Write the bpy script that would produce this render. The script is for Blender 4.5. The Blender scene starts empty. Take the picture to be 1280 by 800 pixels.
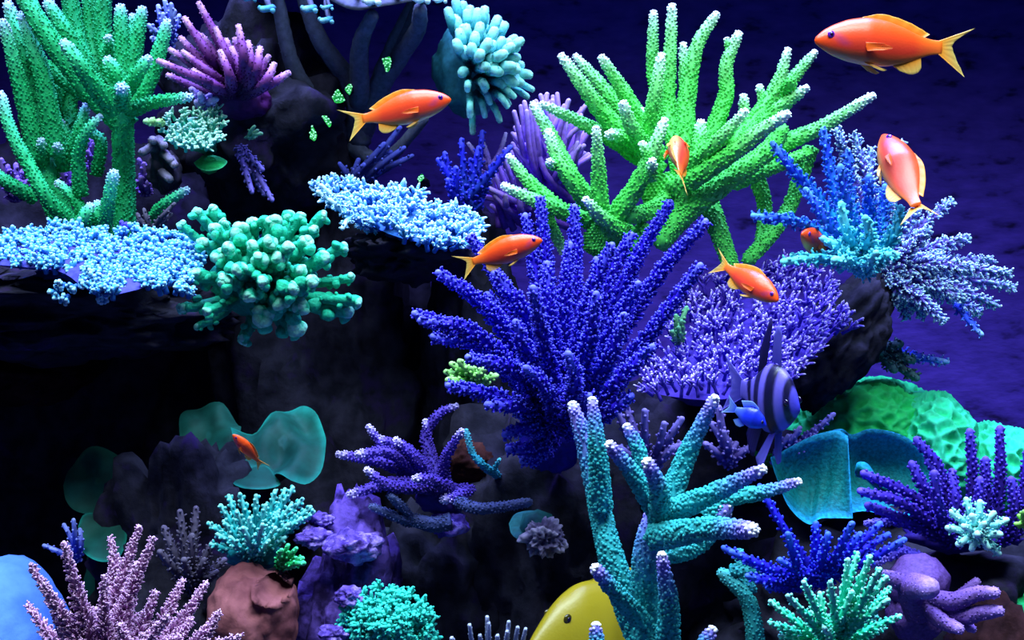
import bpy, math
import numpy as np
from mathutils import Vector, Matrix, noise
from mathutils.bvhtree import BVHTree

# ------------------------------------------------------------------ camera
F = 1536.0                      # focal length in pixels of the 1280 x 800 frame
CAM_Y, CAM_Z = -0.77, 0.30
sc = bpy.context.scene
col = sc.collection
cam_d = bpy.data.cameras.new('camera')
cam_d.sensor_width = 36.0
cam_d.lens = 36.0 * F / 1280.0
cam_d.clip_start = 0.01
cam = bpy.data.objects.new('camera', cam_d)
col.objects.link(cam)
cam.location = (0, CAM_Y, CAM_Z)
cam.rotation_euler = (math.pi / 2, 0, 0)
sc.camera = cam

# ------------------------------------------------------------------ ambient water light
w = bpy.data.worlds.new('tank_water_glow')
sc.world = w
w.use_nodes = True
w.node_tree.nodes['Background'].inputs[0].default_value = (0.16, 0.30, 1.0, 1)
w.node_tree.nodes['Background'].inputs[1].default_value = 0.075

# ------------------------------------------------------------------ lamps of the tank (overhead LED panels)
def area(name, loc, aim, sx, sy, power, colr, spread=180):
    d = bpy.data.lights.new(name, 'AREA')
    d.shape = 'RECTANGLE'; d.size = sx; d.size_y = sy
    d.energy = power; d.color = colr; d.spread = math.radians(spread)
    o = bpy.data.objects.new(name, d)
    col.objects.link(o)
    o.location = loc
    o.rotation_euler = (Vector(aim) - Vector(loc)).to_track_quat('-Z', 'Y').to_euler()
    return o
area('led_panel_front_offscreen', (0.0, -0.36, 0.96), (0.0, -0.22, 0.2), 1.05, 0.16, 7.5, (0.70, 0.88, 1.0), 105)
area('led_panel_middle_offscreen', (0.0, -0.06, 0.96), (0.0, -0.06, 0.0), 1.05, 0.16, 2.6, (0.50, 0.78, 1.0), 80)
area('led_panel_violet_offscreen', (0.0, 0.10, 0.96), (0.0, 0.10, 0.0), 1.05, 0.10, 5.0, (0.32, 0.34, 1.0), 66)

vs = sc.view_settings
vs.view_transform = 'Standard'
vs.look = 'None'
vs.exposure = 0.3
vs.gamma = 1.0
vs.use_curve_mapping = False

# ------------------------------------------------------------------ helpers
rng = np.random.RandomState(7)

def U(y):                        # metres per pixel at depth y
    return (y - CAM_Y) / F

def P(px, py, y):                # pixel + depth -> a point in the tank
    u = U(y)
    return np.array([(px - 640.0) * u, y, (400.0 - py) * u + CAM_Z])

def lin(h):
    if isinstance(h, (tuple, list)):
        return tuple(h)
    v = [int(h[i:i + 2], 16) / 255.0 for i in (0, 2, 4)]
    return tuple(c / 12.92 if c <= 0.04045 else ((c + 0.055) / 1.055) ** 2.4 for c in v)

def nrm(v):
    v = np.asarray(v, float)
    return v / np.maximum(np.linalg.norm(v, axis=-1, keepdims=True), 1e-12)

def perp(N):
    N = np.asarray(N, float)
    a = np.where(np.abs(N[..., 2:3]) < 0.9, np.array([0, 0, 1.0]), np.array([1.0, 0, 0]))
    A = nrm(np.cross(N, a))
    return A, np.cross(N, A)

def spline(pts, n):
    p = np.asarray(pts, float)
    if len(p) == 2:
        s = np.linspace(0, 1, n)[:, None]
        return p[0] * (1 - s) + p[1] * s
    q = np.vstack([2 * p[0] - p[1], p, 2 * p[-1] - p[-2]])
    seg = np.linspace(0, len(p) - 1 - 1e-6, n)
    i = seg.astype(int)
    t = (seg - i)[:, None]
    p0, p1, p2, p3 = q[i], q[i + 1], q[i + 2], q[i + 3]
    return 0.5 * (2 * p1 + (p2 - p0) * t + (2 * p0 - 5 * p1 + 4 * p2 - p3) * t ** 2 + (3 * p1 - p0 - 3 * p2 + p3) * t ** 3)

# templates (profile of z, radius) used for corallites and branchlets
PROF_KNOB = [(0.0, 1.0), (0.65, 0.85), (1.0, 0.45)]
PROF_TWIG = [(0.0, 1.0), (0.45, 0.95), (0.86, 0.72), (0.97, 0.42)]
PROF_BLOB = [(0.0, 0.62), (0.3, 0.86), (0.55, 1.0), (0.75, 0.93), (0.88, 0.74), (0.96, 0.48), (1.0, 0.24)]
PROF_CLUB = [(0.0, 0.7), (0.6, 0.9), (0.85, 1.0), (0.97, 0.6)]

class MB:
    def __init__(s):
        s.V, s.F, s.T, s.n = [], [], [], 0

    def add(s, V, Fc, T):
        s.V.append(np.asarray(V, float)); s.F.append(np.asarray(Fc, int) + s.n)
        s.T.append(np.asarray(T, float)); s.n += len(V)

    def tube(s, C, R, sides=10, t0=0.0, t1=1.0, wob=0.05):
        C = np.asarray(C, float); n = len(C)
        R = np.broadcast_to(np.asarray(R, float), (n,)).copy()
        tan = nrm(np.gradient(C, axis=0))
        # rounded end
        d, r = tan[-1], R[-1]
        extra = [C[-1] + d * r * math.sin(a) for a in (0.5, 0.95, 1.3)]
        er = [r * math.cos(a) for a in (0.5, 0.95, 1.3)]
        C2 = np.vstack([C, extra]); R2 = np.concatenate([R, er])
        tan = np.vstack([tan, [d] * 3])
        A, _ = perp(tan[:1]); A = A[0]
        As = []
        for k in range(len(C2)):
            A = nrm(A - tan[k] * np.dot(A, tan[k])); As.append(A)
        As = np.array(As); Bs = np.cross(tan, As)
        ang = np.arange(sides) * 2 * math.pi / sides
        rr = R2[:, None] * (1 + wob * rng.randn(len(C2), sides))
        V = C2[:, None, :] + rr[..., None] * (np.cos(ang)[None, :, None] * As[:, None, :] + np.sin(ang)[None, :, None] * Bs[:, None, :])
        m = len(C2)
        V = np.vstack([V.reshape(-1, 3), C2[-1] + d * r * 0.08, C2[0]])
        i, j = np.meshgrid(np.arange(m - 1), np.arange(sides), indexing='ij')
        a = (i * sides + j).ravel(); b = (i * sides + (j + 1) % sides).ravel()
        Fc = [np.stack([a, b, b + sides], 1), np.stack([a, b + sides, a + sides], 1)]
        j = np.arange(sides); l = (m - 1) * sides
        Fc.append(np.stack([l + j, l + (j + 1) % sides, np.full(sides, m * sides)], 1))
        Fc.append(np.stack([(j + 1) % sides, j, np.full(sides, m * sides + 1)], 1))
        L = np.concatenate([[0], np.cumsum(np.linalg.norm(np.diff(C2, axis=0), axis=1))]); L /= max(L[-1], 1e-9)
        T = t0 + (t1 - t0) * L
        s.add(V, np.vstack(Fc), np.concatenate([np.repeat(T, sides), [t1], [t0]]))
        return C, R, nrm(np.gradient(C, axis=0))

    def inst(s, prof, Pn, N, r, h, ta, tb, sides=6):
        Pn = np.asarray(Pn, float).reshape(-1, 3); k = len(Pn)
        if k == 0:
            return
        N = nrm(np.broadcast_to(N, (k, 3)))
        r = np.broadcast_to(r, (k,)); h = np.broadcast_to(h, (k,))
        ta = np.broadcast_to(ta, (k,)); tb = np.broadcast_to(tb, (k,))
        A, B = perp(N)
        ang = np.arange(sides) * 2 * math.pi / sides
        rings, ts = [], []
        for z, q in prof:
            rings.append(Pn[:, None] + N[:, None] * (h * z)[:, None, None] + (r * q)[:, None, None] * (np.cos(ang)[None, :, None] * A[:, None] + np.sin(ang)[None, :, None] * B[:, None]))
            ts.append(np.repeat((ta + (tb - ta) * z)[:, None], sides, 1))
        V = np.concatenate(rings + [(Pn + N * h[:, None] * 1.03)[:, None]], 1)
        T = np.concatenate(ts + [tb[:, None]], 1)
        m = len(prof); f = []
        j = np.arange(sides); jn = (j + 1) % sides
        for q in range(m - 1):
            a, b = q * sides + j, q * sides + jn
            f += [np.stack([a, b, b + sides], 1), np.stack([a, b + sides, a + sides], 1)]
        f.append(np.stack([(m - 1) * sides + j, (m - 1) * sides + jn, np.full(sides, m * sides)], 1))
        f = np.vstack(f); per = m * sides + 1
        Fc = (f[None] + (np.arange(k) * per)[:, None, None]).reshape(-1, 3)
        s.add(V.reshape(-1, 3), Fc, T.ravel())

    def surface(s, C, R, tan, count, jitter=0.5):      # spread points over a tube by golden-angle spiral
        w_ = np.linalg.norm(np.diff(C, axis=0), axis=1) * (R[1:] + R[:-1])
        cs = np.concatenate([[0], np.cumsum(w_)])
        q = (np.arange(count) + 0.5 + jitter * (rng.rand(count) - 0.5)) / count * cs[-1]
        idx = np.clip(np.searchsorted(cs, q) - 1, 0, len(C) - 2)
        f = ((q - cs[idx]) / np.maximum(w_[idx], 1e-12))[:, None]
        c = C[idx] * (1 - f) + C[idx + 1] * f
        r = R[idx] * (1 - f[:, 0]) + R[idx + 1] * f[:, 0]
        t = nrm(tan[idx] * (1 - f) + tan[idx + 1] * f)
        A, B = perp(t)
        an = np.arange(count) * 2.39996 + jitter * rng.randn(count) * 0.4
        rad = A * np.cos(an)[:, None] + B * np.sin(an)[:, None]
        u = (idx + f[:, 0]) / (len(C) - 1)
        return c + rad * r[:, None] * 0.93, rad, t, u

    def build(s, name, mat, parent=None, smooth=True):
        V = np.vstack(s.V); Fc = np.vstack(s.F); T = np.concatenate(s.T)
        off = np.zeros(3)
        if parent is not None:
            off = np.array(parent.location)
        me = bpy.data.meshes.new(name)
        me.vertices.add(len(V)); me.vertices.foreach_set('co', (V - off).astype(np.float32).ravel())
        me.loops.add(len(Fc) * 3); me.loops.foreach_set('vertex_index', Fc.astype(np.int32).ravel())
        me.polygons.add(len(Fc))
        me.polygons.foreach_set('loop_start', np.arange(0, len(Fc) * 3, 3, dtype=np.int32))
        me.polygons.foreach_set('use_smooth', np.full(len(Fc), smooth))
        at = me.attributes.new('t', 'FLOAT', 'POINT'); at.data.foreach_set('value', np.clip(T, 0, 1).astype(np.float32))
        me.update(calc_edges=True)
        me.materials.append(mat)
        o = bpy.data.objects.new(name, me)
        col.objects.link(o)
        if parent is not None:
            o.parent = parent
        return o

def tag(o, label, cat, group=None):
    o['label'] = label; o['category'] = cat
    if group:
        o['group'] = group
    return o

def thing(name, label, cat, loc, group=None):
    o = bpy.data.objects.new(name, None)
    col.objects.link(o)
    o.location = tuple(float(v) for v in loc)
    o.empty_display_size = 0.01
    return tag(o, label, cat, group)

# ------------------------------------------------------------------ materials
def base_mat(name, rough=0.6, spec=0.3):
    m = bpy.data.materials.new(name); m.use_nodes = True
    nt = m.node_tree
    b = nt.nodes['Principled BSDF']
    b.inputs['Roughness'].default_value = rough
    b.inputs['Specular IOR Level'].default_value = spec
    return m, nt, b

def ramp_node(nt, stops):
    r = nt.nodes.new('ShaderNodeValToRGB')
    e = r.color_ramp.elements
    while len(e) > 1:
        e.remove(e[-1])
    for k, (p, c) in enumerate(stops):
        el = e[0] if k == 0 else e.new(p)
        el.position = p; el.color = (*lin(c), 1)
    return r

def coral_mat(name, *stops, rough=0.65, var=0.35, nscale=260.0, bump=0.0, hues=False):
    """stops: (t, hex) from the base of a branch to its growing tip"""
    m, nt, b = base_mat(name, rough, 0.15)
    stops = [(p, lin(c)) for p, c in stops]
    if not hues:                             # one body colour all the way down; only the growing tips are paler
        body = min(stops, key=lambda q: abs(q[0] - .5))[1] if len(stops) > 2 else tuple((x + y) / 2 for x, y in zip(stops[0][1], stops[-1][1]))
        stops = [(p, tuple(.15 * x + .85 * y for x, y in zip(c, body))) if p < 0.5 else (p, c) for p, c in stops]
    at = nt.nodes.new('ShaderNodeAttribute'); at.attribute_name = 't'
    r = ramp_node(nt, stops)
    nt.links.new(at.outputs['Fac'], r.inputs[0])
    tc = nt.nodes.new('ShaderNodeTexCoord')
    no = nt.nodes.new('ShaderNodeTexNoise'); no.inputs['Scale'].default_value = nscale; no.inputs['Detail'].default_value = 3
    nt.links.new(tc.outputs['Object'], no.inputs['Vector'])
    mr = nt.nodes.new('ShaderNodeMapRange'); mr.inputs[1].default_value = 0.3; mr.inputs[2].default_value = 0.7
    mr.inputs[3].default_value = 1 - var; mr.inputs[4].default_value = 1.0 + var * 0.4
    nt.links.new(no.outputs['Fac'], mr.inputs[0])
    mx = nt.nodes.new('ShaderNodeMix'); mx.data_type = 'RGBA'; mx.blend_type = 'MULTIPLY'; mx.inputs[0].default_value = 1
    nt.links.new(r.outputs[0], mx.inputs[6]); nt.links.new(mr.outputs[0], mx.inputs[7])
    nt.links.new(mx.outputs[2], b.inputs['Base Color'])
    if bump:
        bp = nt.nodes.new('ShaderNodeBump'); bp.inputs['Strength'].default_value = bump; bp.inputs['Distance'].default_value = 0.002
        nt.links.new(no.outputs['Fac'], bp.inputs['Height']); nt.links.new(bp.outputs[0], b.inputs['Normal'])
    return m

def rock_mat(name, dark, mid, patch, amount=0.55, scale=22.0):
    """porous rock with crusts of coralline algae"""
    m, nt, b = base_mat(name, 1.0, 0.05)
    tc = nt.nodes.new('ShaderNodeTexCoord')
    n1 = nt.nodes.new('ShaderNodeTexNoise'); n1.inputs['Scale'].default_value = scale * 3; n1.inputs['Detail'].default_value = 6
    n2 = nt.nodes.new('ShaderNodeTexNoise'); n2.inputs['Scale'].default_value = scale; n2.inputs['Detail'].default_value = 4; n2.inputs['Roughness'].default_value = 0.7
    for n in (n1, n2):
        nt.links.new(tc.outputs['Object'], n.inputs['Vector'])
    r1 = ramp_node(nt, [(0.35, dark), (0.68, mid)])
    nt.links.new(n1.outputs['Fac'], r1.inputs[0])
    r2 = nt.nodes.new('ShaderNodeMapRange'); r2.inputs[1].default_value = amount; r2.inputs[2].default_value = amount + 0.1
    nt.links.new(n2.outputs['Fac'], r2.inputs[0])
    mx = nt.nodes.new('ShaderNodeMix'); mx.data_type = 'RGBA'
    nt.links.new(r2.outputs[0], mx.inputs[0]); nt.links.new(r1.outputs[0], mx.inputs[6]); mx.inputs[7].default_value = (*lin(patch), 1)
    nt.links.new(mx.outputs[2], b.inputs['Base Color'])
    bp = nt.nodes.new('ShaderNodeBump'); bp.inputs['Strength'].default_value = 0.7; bp.inputs['Distance'].default_value = 0.004
    nt.links.new(n1.outputs['Fac'], bp.inputs['Height']); nt.links.new(bp.outputs[0], b.inputs['Normal'])
    return m

# ------------------------------------------------------------------ the tank
def box(name, lo, hi, mat):
    mb = MB()
    x0, y0, z0 = lo; x1, y1, z1 = hi
    V = [(x, y, z) for z in (z0, z1) for y in (y0, y1) for x in (x0, x1)]
    Q = [(0, 2, 3, 1), (4, 5, 7, 6), (0, 1, 5, 4), (2, 6, 7, 3), (0, 4, 6, 2), (1, 3, 7, 5)]
    Fc = [t for a, b, c, d in Q for t in ((a, b, c), (a, c, d))]
    mb.add(V, Fc, np.zeros(8))
    o = mb.build(name, mat, smooth=False)
    o['kind'] = 'structure'
    return o

def back_mat():
    """back panel overgrown by violet coralline algae with pitted holes"""
    m, nt, b = base_mat('coralline_back_panel', 1.0, 0.0)
    tc = nt.nodes.new('ShaderNodeTexCoord')
    mp = nt.nodes.new('ShaderNodeMapping'); mp.inputs['Scale'].default_value = (38, 1, 90)
    nt.links.new(tc.outputs['Object'], mp.inputs[0])
    n2 = nt.nodes.new('ShaderNodeTexNoise'); n2.inputs['Scale'].default_value = 1.0; n2.inputs['Detail'].default_value = 3
    nt.links.new(mp.outputs[0], n2.inputs['Vector'])
    pit = ramp_node(nt, [(0.26, '241a50'), (0.40, '46329c'), (0.7, '543cb4')])
    nt.links.new(n2.outputs['Fac'], pit.inputs[0])
    nt.links.new(pit.outputs[0], b.inputs['Base Color'])
    bp = nt.nodes.new('ShaderNodeBump'); bp.inputs['Strength'].default_value = 0.5; bp.inputs['Distance'].default_value = 0.004
    nt.links.new(n2.outputs['Fac'], bp.inputs['Height']); nt.links.new(bp.outputs[0], b.inputs['Normal'])
    return m

BACK = 0.42
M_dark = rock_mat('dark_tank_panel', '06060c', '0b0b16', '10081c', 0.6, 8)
M_sand = rock_mat('tank_sand', '20243a', '3a4266', '30305a', 0.6, 60)
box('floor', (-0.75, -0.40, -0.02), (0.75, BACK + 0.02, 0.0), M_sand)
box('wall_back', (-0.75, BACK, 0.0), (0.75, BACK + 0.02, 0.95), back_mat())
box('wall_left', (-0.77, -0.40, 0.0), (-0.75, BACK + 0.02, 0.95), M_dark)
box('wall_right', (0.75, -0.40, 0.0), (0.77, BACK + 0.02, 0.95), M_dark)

# ------------------------------------------------------------------ rocks
def ico(sub):
    import bmesh
    bm = bmesh.new(); bmesh.ops.create_icosphere(bm, subdivisions=sub, radius=1)
    V = np.array([v.co[:] for v in bm.verts]); Fc = np.array([[v.index for v in f.verts] for f in bm.faces])
    bm.free()
    return V, Fc
ICO5, ICO4, ICO3 = ico(5), ico(4), ico(3)

def lump(mb, c, rad, seed, amp=0.35, freq=1.7, icos=None, t0=0, t1=1, tilt=0.0):
    V, Fc = icos or ICO5
    off = Vector((seed * 3.7, seed * 1.3, -seed * 2.1))
    d = np.array([noise.fractal(Vector(v) * freq + off, 0.8, 2.1, 5) for v in V])
    ridg = np.array([abs(noise.noise(Vector(v) * freq * 2.6 + off)) for v in V])
    r = 1 + amp * d - amp * 0.5 * ridg
    Q = V * r[:, None] * np.asarray(rad)
    if tilt:
        c_, s_ = math.cos(tilt), math.sin(tilt)
        Q = np.stack([Q[:, 0] * c_ - Q[:, 2] * s_, Q[:, 1], Q[:, 0] * s_ + Q[:, 2] * c_], 1)
    mb.add(Q + np.asarray(c), Fc, t0 + (t1 - t0) * np.clip(0.5 + 0.9 * d, 0, 1))

SOLID = []                                   # (vertices, triangles) of the rocks already set
def settle(V, Fc, done):
    """pull the vertices that lie inside an earlier solid back to just under its skin, so the two touch"""
    for BV, BF, tree in done:
        lo, hi = BV.min(0), BV.max(0)
        for i in np.nonzero(((V > lo) & (V < hi)).all(1))[0]:
            q, n, _, d = tree.find_nearest(Vector(V[i]))
            if (Vector(V[i]) - q).dot(n) < -0.001:
                V[i] = np.array(q - n * 0.001)
    done.append((V.copy(), Fc, BVHTree.FromPolygons(V.tolist(), Fc.tolist(), all_triangles=True)))
    return V

def rock(label, px, py, y, rx, ry, rd, mat, seed, amp=0.35, tilt=0.0, floor=False, freq=1.7, icos=None, name='reef_rock', dent=None):
    u = U(y)
    c = P(px, py, y)
    mb = MB()
    if floor:                                # stretch down to the sand
        top = c[2] + ry * u
        cz = top / 2; rz = top / 2 + 0.01
        c = np.array([c[0], c[1], cz]); rr = (rx * u, rd, rz)
    else:
        rr = (rx * u, rd, ry * u)
    lump(mb, c, rr, seed, amp, freq, icos, tilt=tilt)
    V = np.vstack(mb.V)
    if dent:                                 # a worn hollow with a raised lip
        q = (V - P(dent[0], dent[1], y - rd)) / (np.array([dent[2], 200, dent[3]]) * u)
        e = np.hypot(q[:, 0], q[:, 2]); fr = V[:, 1] < y
        V[:, 1] += np.where(fr, dent[4] * np.clip(1 - e ** 3, 0, 1) - dent[4] * .35 * np.exp(-((e - 1.12) / .16) ** 2), 0)
    V[:, 2] = np.maximum(V[:, 2], 0.0005)
    V[:, 1] = np.minimum(V[:, 1], BACK - 0.001)
    V = settle(V, mb.F[0], SOLID)
    base = np.array([c[0], c[1], V[:, 2].min()])
    o = mb
    o.V = [V - base]
    ob = o.build(name, mat)
    ob.location = tuple(base)
    return tag(ob, label, 'rock', 'live rocks of the reef')

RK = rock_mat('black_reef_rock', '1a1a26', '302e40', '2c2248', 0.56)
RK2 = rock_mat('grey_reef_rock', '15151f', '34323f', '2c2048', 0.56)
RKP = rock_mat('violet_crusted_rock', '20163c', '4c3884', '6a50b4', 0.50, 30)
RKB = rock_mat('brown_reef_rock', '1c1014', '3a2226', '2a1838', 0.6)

ROCKS = [
 # label, px, py, y, rx, ry, depth radius, mat, seed, amp, tilt, floor
 ('dark rock shelf carrying the pale blue table coral', 60, 390, 0.16, 250, 62, 0.16, RK, 1, .30, 0, False),
 ('black rock pillar rising behind the mint green knobbly coral', 425, 560, 0.30, 150, 330, 0.09, RK, 2, .32, 0, True),
 ('black rock wall behind the green branching coral with the forked trunk', 60, 300, 0.33, 220, 160, 0.08, RK, 3, .30, 0, True),
 ('dark rock mass holding the deep blue bushy coral', 690, 620, 0.12, 125, 125, 0.09, RK, 4, .30, 0, True),
 ('dark rock under the lilac bushy coral with white tips', 880, 590, 0.20, 150, 112, 0.07, RK, 5, .30, 0, True),
 ('black leaning rock stalk below the turquoise and blue bushy coral', 1050, 425, 0.15, 44, 100, 0.04, RK, 6, .22, -0.55, False),
 ('dark rock ledge beneath the teal cup coral', 1110, 715, 0.12, 220, 55, 0.10, RK, 7, .30, 0, True),
 ('brownish rock in front of the green plate edge', 1250, 815, 0.0, 75, 48, 0.05, RKB, 8, .25, 0, True),
 ('violet crusted rock between the teal bush and the turquoise clump', 440, 700, 0.02, 72, 46, 0.05, RKP, 9, .22, 0, True),
 ('grey layered rock behind the pink bushy coral', 235, 640, 0.08, 105, 62, 0.06, RK2, 10, .36, 0, True),
 ('low dark rock behind the row of thin pale tips', 590, 750, 0.14, 110, 60, 0.06, RK, 11, .30, 0, True),
 ('dark rock holding the purple finger coral', 545, 665, 0.10, 90, 32, 0.05, RK, 12, .30, 0, True),
 ('dark rock spur under the blue and white table coral', 520, 320, 0.16, 80, 36, 0.10, RK, 13, .30, 0, False),
 ('black rock buttress behind the left arms of the deep blue coral', 596, 480, .26, 78, 190, .07, RK, 16, .28, 0, True),
 ('black rock outcrop behind the magenta branching coral', 330, 150, 0.24, 110, 120, 0.10, RK, 14, .32, 0, False),
 ('dim brown rock hump at the edge of the cave', 45, 470, 0.22, 80, 36, 0.06, RKB, 15, .2, 0.2, False),
]
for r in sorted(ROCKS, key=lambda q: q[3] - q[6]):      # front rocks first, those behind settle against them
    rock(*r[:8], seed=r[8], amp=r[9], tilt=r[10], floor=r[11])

# ------------------------------------------------------------------ coral builders
def px_path(path, y):
    """path of (px, py[, dy]) around depth y"""
    return [P(p[0], p[1], y + (p[2] if len(p) > 2 else 0.0)) for p in path]

def stag_branch(parent, mat, path, y, r0, r1, ks=5.2, kr=2.0, kh=2.6, name='branch', sides=12, tip=1.0, t0=0.0, lean=0.7, kt=0.04):
    """smooth tapering branch studded with little cup-shaped corallites"""
    pts = px_path(path, y)
    L = sum(np.linalg.norm(b - a) for a, b in zip(pts, pts[1:]))
    u = U(y)
    n = max(6, int(L / (7 * u)))
    C = spline(pts, n)
    s = np.linspace(0, 1, n)
    R = (r0 + (r1 - r0) * s ** 1.1) * u
    mb = MB()
    C, R, tan = mb.tube(C, R, sides, t0, tip, 0.04)
    cnt = int(L / u * 2 * math.pi * (r0 + r1) / 2 / (ks * ks))
    p, rad, t, q = mb.surface(C, R, tan, cnt)
    N = nrm(rad + t * lean + 0.15 * rng.randn(cnt, 3))
    sc_ = (0.75 + 0.5 * rng.rand(cnt)) * (1 - 0.25 * q)
    tv = t0 + (tip - t0) * q
    mb.inst(PROF_KNOB, p, N, kr * u * sc_, kh * u * sc_ + 0.2 * kr * u, tv, np.minimum(tv + kt, 1), 6)
    # corallites crowding the tip
    k = 9
    an = np.arange(k) * 2.4; rr = np.sqrt((np.arange(k) + .3) / k) * 0.85
    A, B = perp(tan[-1])
    d = tan[-1]
    off = (A[None] * np.cos(an)[:, None] + B[None] * np.sin(an)[:, None]) * rr[:, None]
    mb.inst(PROF_KNOB, C[-1] + off * R[-1] + d * (R[-1] * np.sqrt(np.maximum(0, 1 - rr ** 2)) * .9)[:, None], nrm(off + d), kr * u * .8, kh * u * .8, tip, tip, 6)
    return mb.build(name, mat, parent)

def brush_branch(parent, mat, path, y, r0, r1, n, L, tr, up=0.9, knobs=2, name='branch', tipt=1.0, ta=0.25, tb=0.85, taper=0.55, mb=None, build=True, prof=PROF_TWIG, sides=5):
    """core branch thickly set with small tubular branchlets (bottlebrush growth)"""
    pts = px_path(path, y); u = U(y)
    Ln = sum(np.linalg.norm(b - a) for a, b in zip(pts, pts[1:]))
    m = max(5, int(Ln / (9 * u)))
    C = spline(pts, m); s = np.linspace(0, 1, m)
    R = (r0 + (r1 - r0) * s) * u
    mb = mb or MB()
    C, R, tan = mb.tube(C, R, 8, 0.0, tipt, 0.06)
    p, rad, t, q = mb.surface(C, R, tan, n)
    N = nrm(rad * 1.0 + t * up + 0.25 * rng.randn(n, 3))
    ln = L * u * (0.65 + 0.6 * rng.rand(n)) * (1 - taper * q)
    rr = tr * u * (0.8 + 0.4 * rng.rand(n))
    e = ta + (tb - ta) * q * 0.5
    mb.inst(prof, p, N, rr, ln, e, np.minimum(e + (tb - ta) * 0.9, 1), sides)
    if knobs:
        for k in range(knobs):
            f = 0.35 + 0.6 * rng.rand(n)
            A, B = perp(N); an = rng.rand(n) * 6.283
            rd = A * np.cos(an)[:, None] + B * np.sin(an)[:, None]
            mb.inst(PROF_KNOB, p + N * (ln * f)[:, None] + rd * (rr * .75)[:, None], nrm(rd + N * .9), rr * .62, rr * 1.3, e, np.minimum(e + (tb - ta), 1), 5)
    if build:
        return mb.build(name, mat, parent)
    return mb

def roughen(mb, amp, freq):
    for V in mb.V:
        V += np.array([noise.noise_vector(Vector(v) * freq)[:] for v in V]) * amp

def inside(poly, x, y):
    c = False
    for (x0, y0), (x1, y1) in zip(poly, poly[1:] + poly[:1]):
        if (y0 > y) != (y1 > y) and x < (x1 - x0) * (y - y0) / (y1 - y0) + x0:
            c = not c
    return c

def scatter(poly, n, dmin):
    xs = [p[0] for p in poly]; ys = [p[1] for p in poly]
    out = []
    for _ in range(n * 60):
        x = min(xs) + rng.rand() * (max(xs) - min(xs)); y = min(ys) + rng.rand() * (max(ys) - min(ys))
        if inside(poly, x, y) and all((x - a) ** 2 + (y - b) ** 2 > dmin * dmin for a, b in out):
            out.append((x, y))
            if len(out) >= n:
                break
    return out

def sprig(parent, mat, p, d, y, L, r, nubs, nl, nr, prof=PROF_TWIG, name='branchlet', spread=0.9, ta=0.2, tb=1.0, knobs=1, sides=6):
    """one little upright branch with a crown of nubs; p = base point, d = direction"""
    u = U(y); mb = MB()
    d = nrm(d); side = nrm(np.cross(d, rng.randn(3)))
    C = spline([p - d * 0.2 * L * u, p + d * L * u * .5 + side * L * u * .08, p + d * L * u], 6)
    C, R, tan = mb.tube(C, np.linspace(r, r * .75, 6) * u, 7, 0, tb, 0.05)
    pp, rad, t, q = mb.surface(C[2:], R[2:], tan[2:], nubs)
    N = nrm(rad * spread + t * 0.9 + 0.2 * rng.randn(nubs, 3))
    ln = nl * u * (0.7 + 0.6 * rng.rand(nubs)); rr = nr * u * (.8 + .4 * rng.rand(nubs))
    e = ta + (tb - ta) * q * .4
    mb.inst(prof, pp, N, rr, ln, e, np.minimum(e + (tb - ta) * .8, tb), sides)
    for k in range(knobs):
        f = 0.4 + 0.5 * rng.rand(nubs); A, B = perp(N); an = rng.rand(nubs) * 6.283
        rd = A * np.cos(an)[:, None] + B * np.sin(an)[:, None]
        mb.inst(PROF_KNOB, pp + N * (ln * f)[:, None] + rd * (rr * .8)[:, None], nrm(rd + N * .8), rr * .5, rr * .8, e, np.minimum(e + (tb - ta) * .9, tb), 5)
    return mb.build(name, mat, parent)

def blob_part(parent, mat, px, py, y, rx, ry, rd, seed, amp=.2, name='base', t=0.0, icos=None, kn=0):
    mb = MB(); u = U(y)
    lump(mb, P(px, py, y), (rx * u, rd * u, ry * u), seed, amp, 1.6, icos or ICO4, t, t)
    if kn:
        V = mb.V[0]; i = rng.permutation(len(V))[:min(len(V), int(4.5 * math.pi * rx * ry / 22))]
        mb.inst(PROF_KNOB, V[i], nrm((V[i] - P(px, py, y)) / np.array([rx, rd, ry]) ** 2), kn * u, kn * 1.3 * u, t, t + .1)
    return mb.build(name, mat, parent)

def slab(parent, mat, poly, yf, thick, seed=0, name='plate', rings=8, bump=2.0, t_in=0.0, t_out=1.0, pw=2):
    """thin plate with an irregular outline; yf(px, py) gives its depth, thick in px"""
    cx = np.mean([p[0] for p in poly]); cy = np.mean([p[1] for p in poly])
    ring = spline(np.array(poly + poly[:1], float), len(poly) * 5 + 1)[:-1]
    k = len(ring); V, T = [], []
    for s in (0, 1):
        for i in range(rings + 1):
            f = i / rings
            for a in range(k):
                x = cx + (ring[a][0] - cx) * f; yy = cy + (ring[a][1] - cy) * f
                y = yf(x, yy); u = U(y)
                h = noise.noise(Vector((x * .03 + seed, yy * .03, s * .0))) * bump
                q = P(x, yy, y)
                edge = math.sqrt(max(0, 1 - f ** 6))
                q = q + np.array([0, .5, -.85]) * u * (thick * (.5 if s else -.5) * edge + h)
                V.append(q); T.append(t_in + (t_out - t_in) * f ** pw if s == 0 else t_in)
    n1 = (rings + 1) * k; Fc = []
    for s in (0, 1):
        for i in range(rings):
            for a in range(k):
                p0 = s * n1 + i * k + a; p1 = s * n1 + i * k + (a + 1) % k
                tr = [(p0, p1, p1 + k), (p0, p1 + k, p0 + k)]
                Fc += tr if s == 0 else [t[::-1] for t in tr]
    for a in range(k):
        p0 = rings * k + a; p1 = rings * k + (a + 1) % k
        Fc += [(p0, p1, n1 + p1), (p0, n1 + p1, n1 + p0)]
    mb = MB(); mb.add(V, Fc, T)
    return mb.build(name, mat, parent)

def crop(x0, y0, s):
    return lambda pts: [tuple([x0 + p[0] / s, y0 + p[1] / s] + list(p[2:])) for p in pts]

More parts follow.
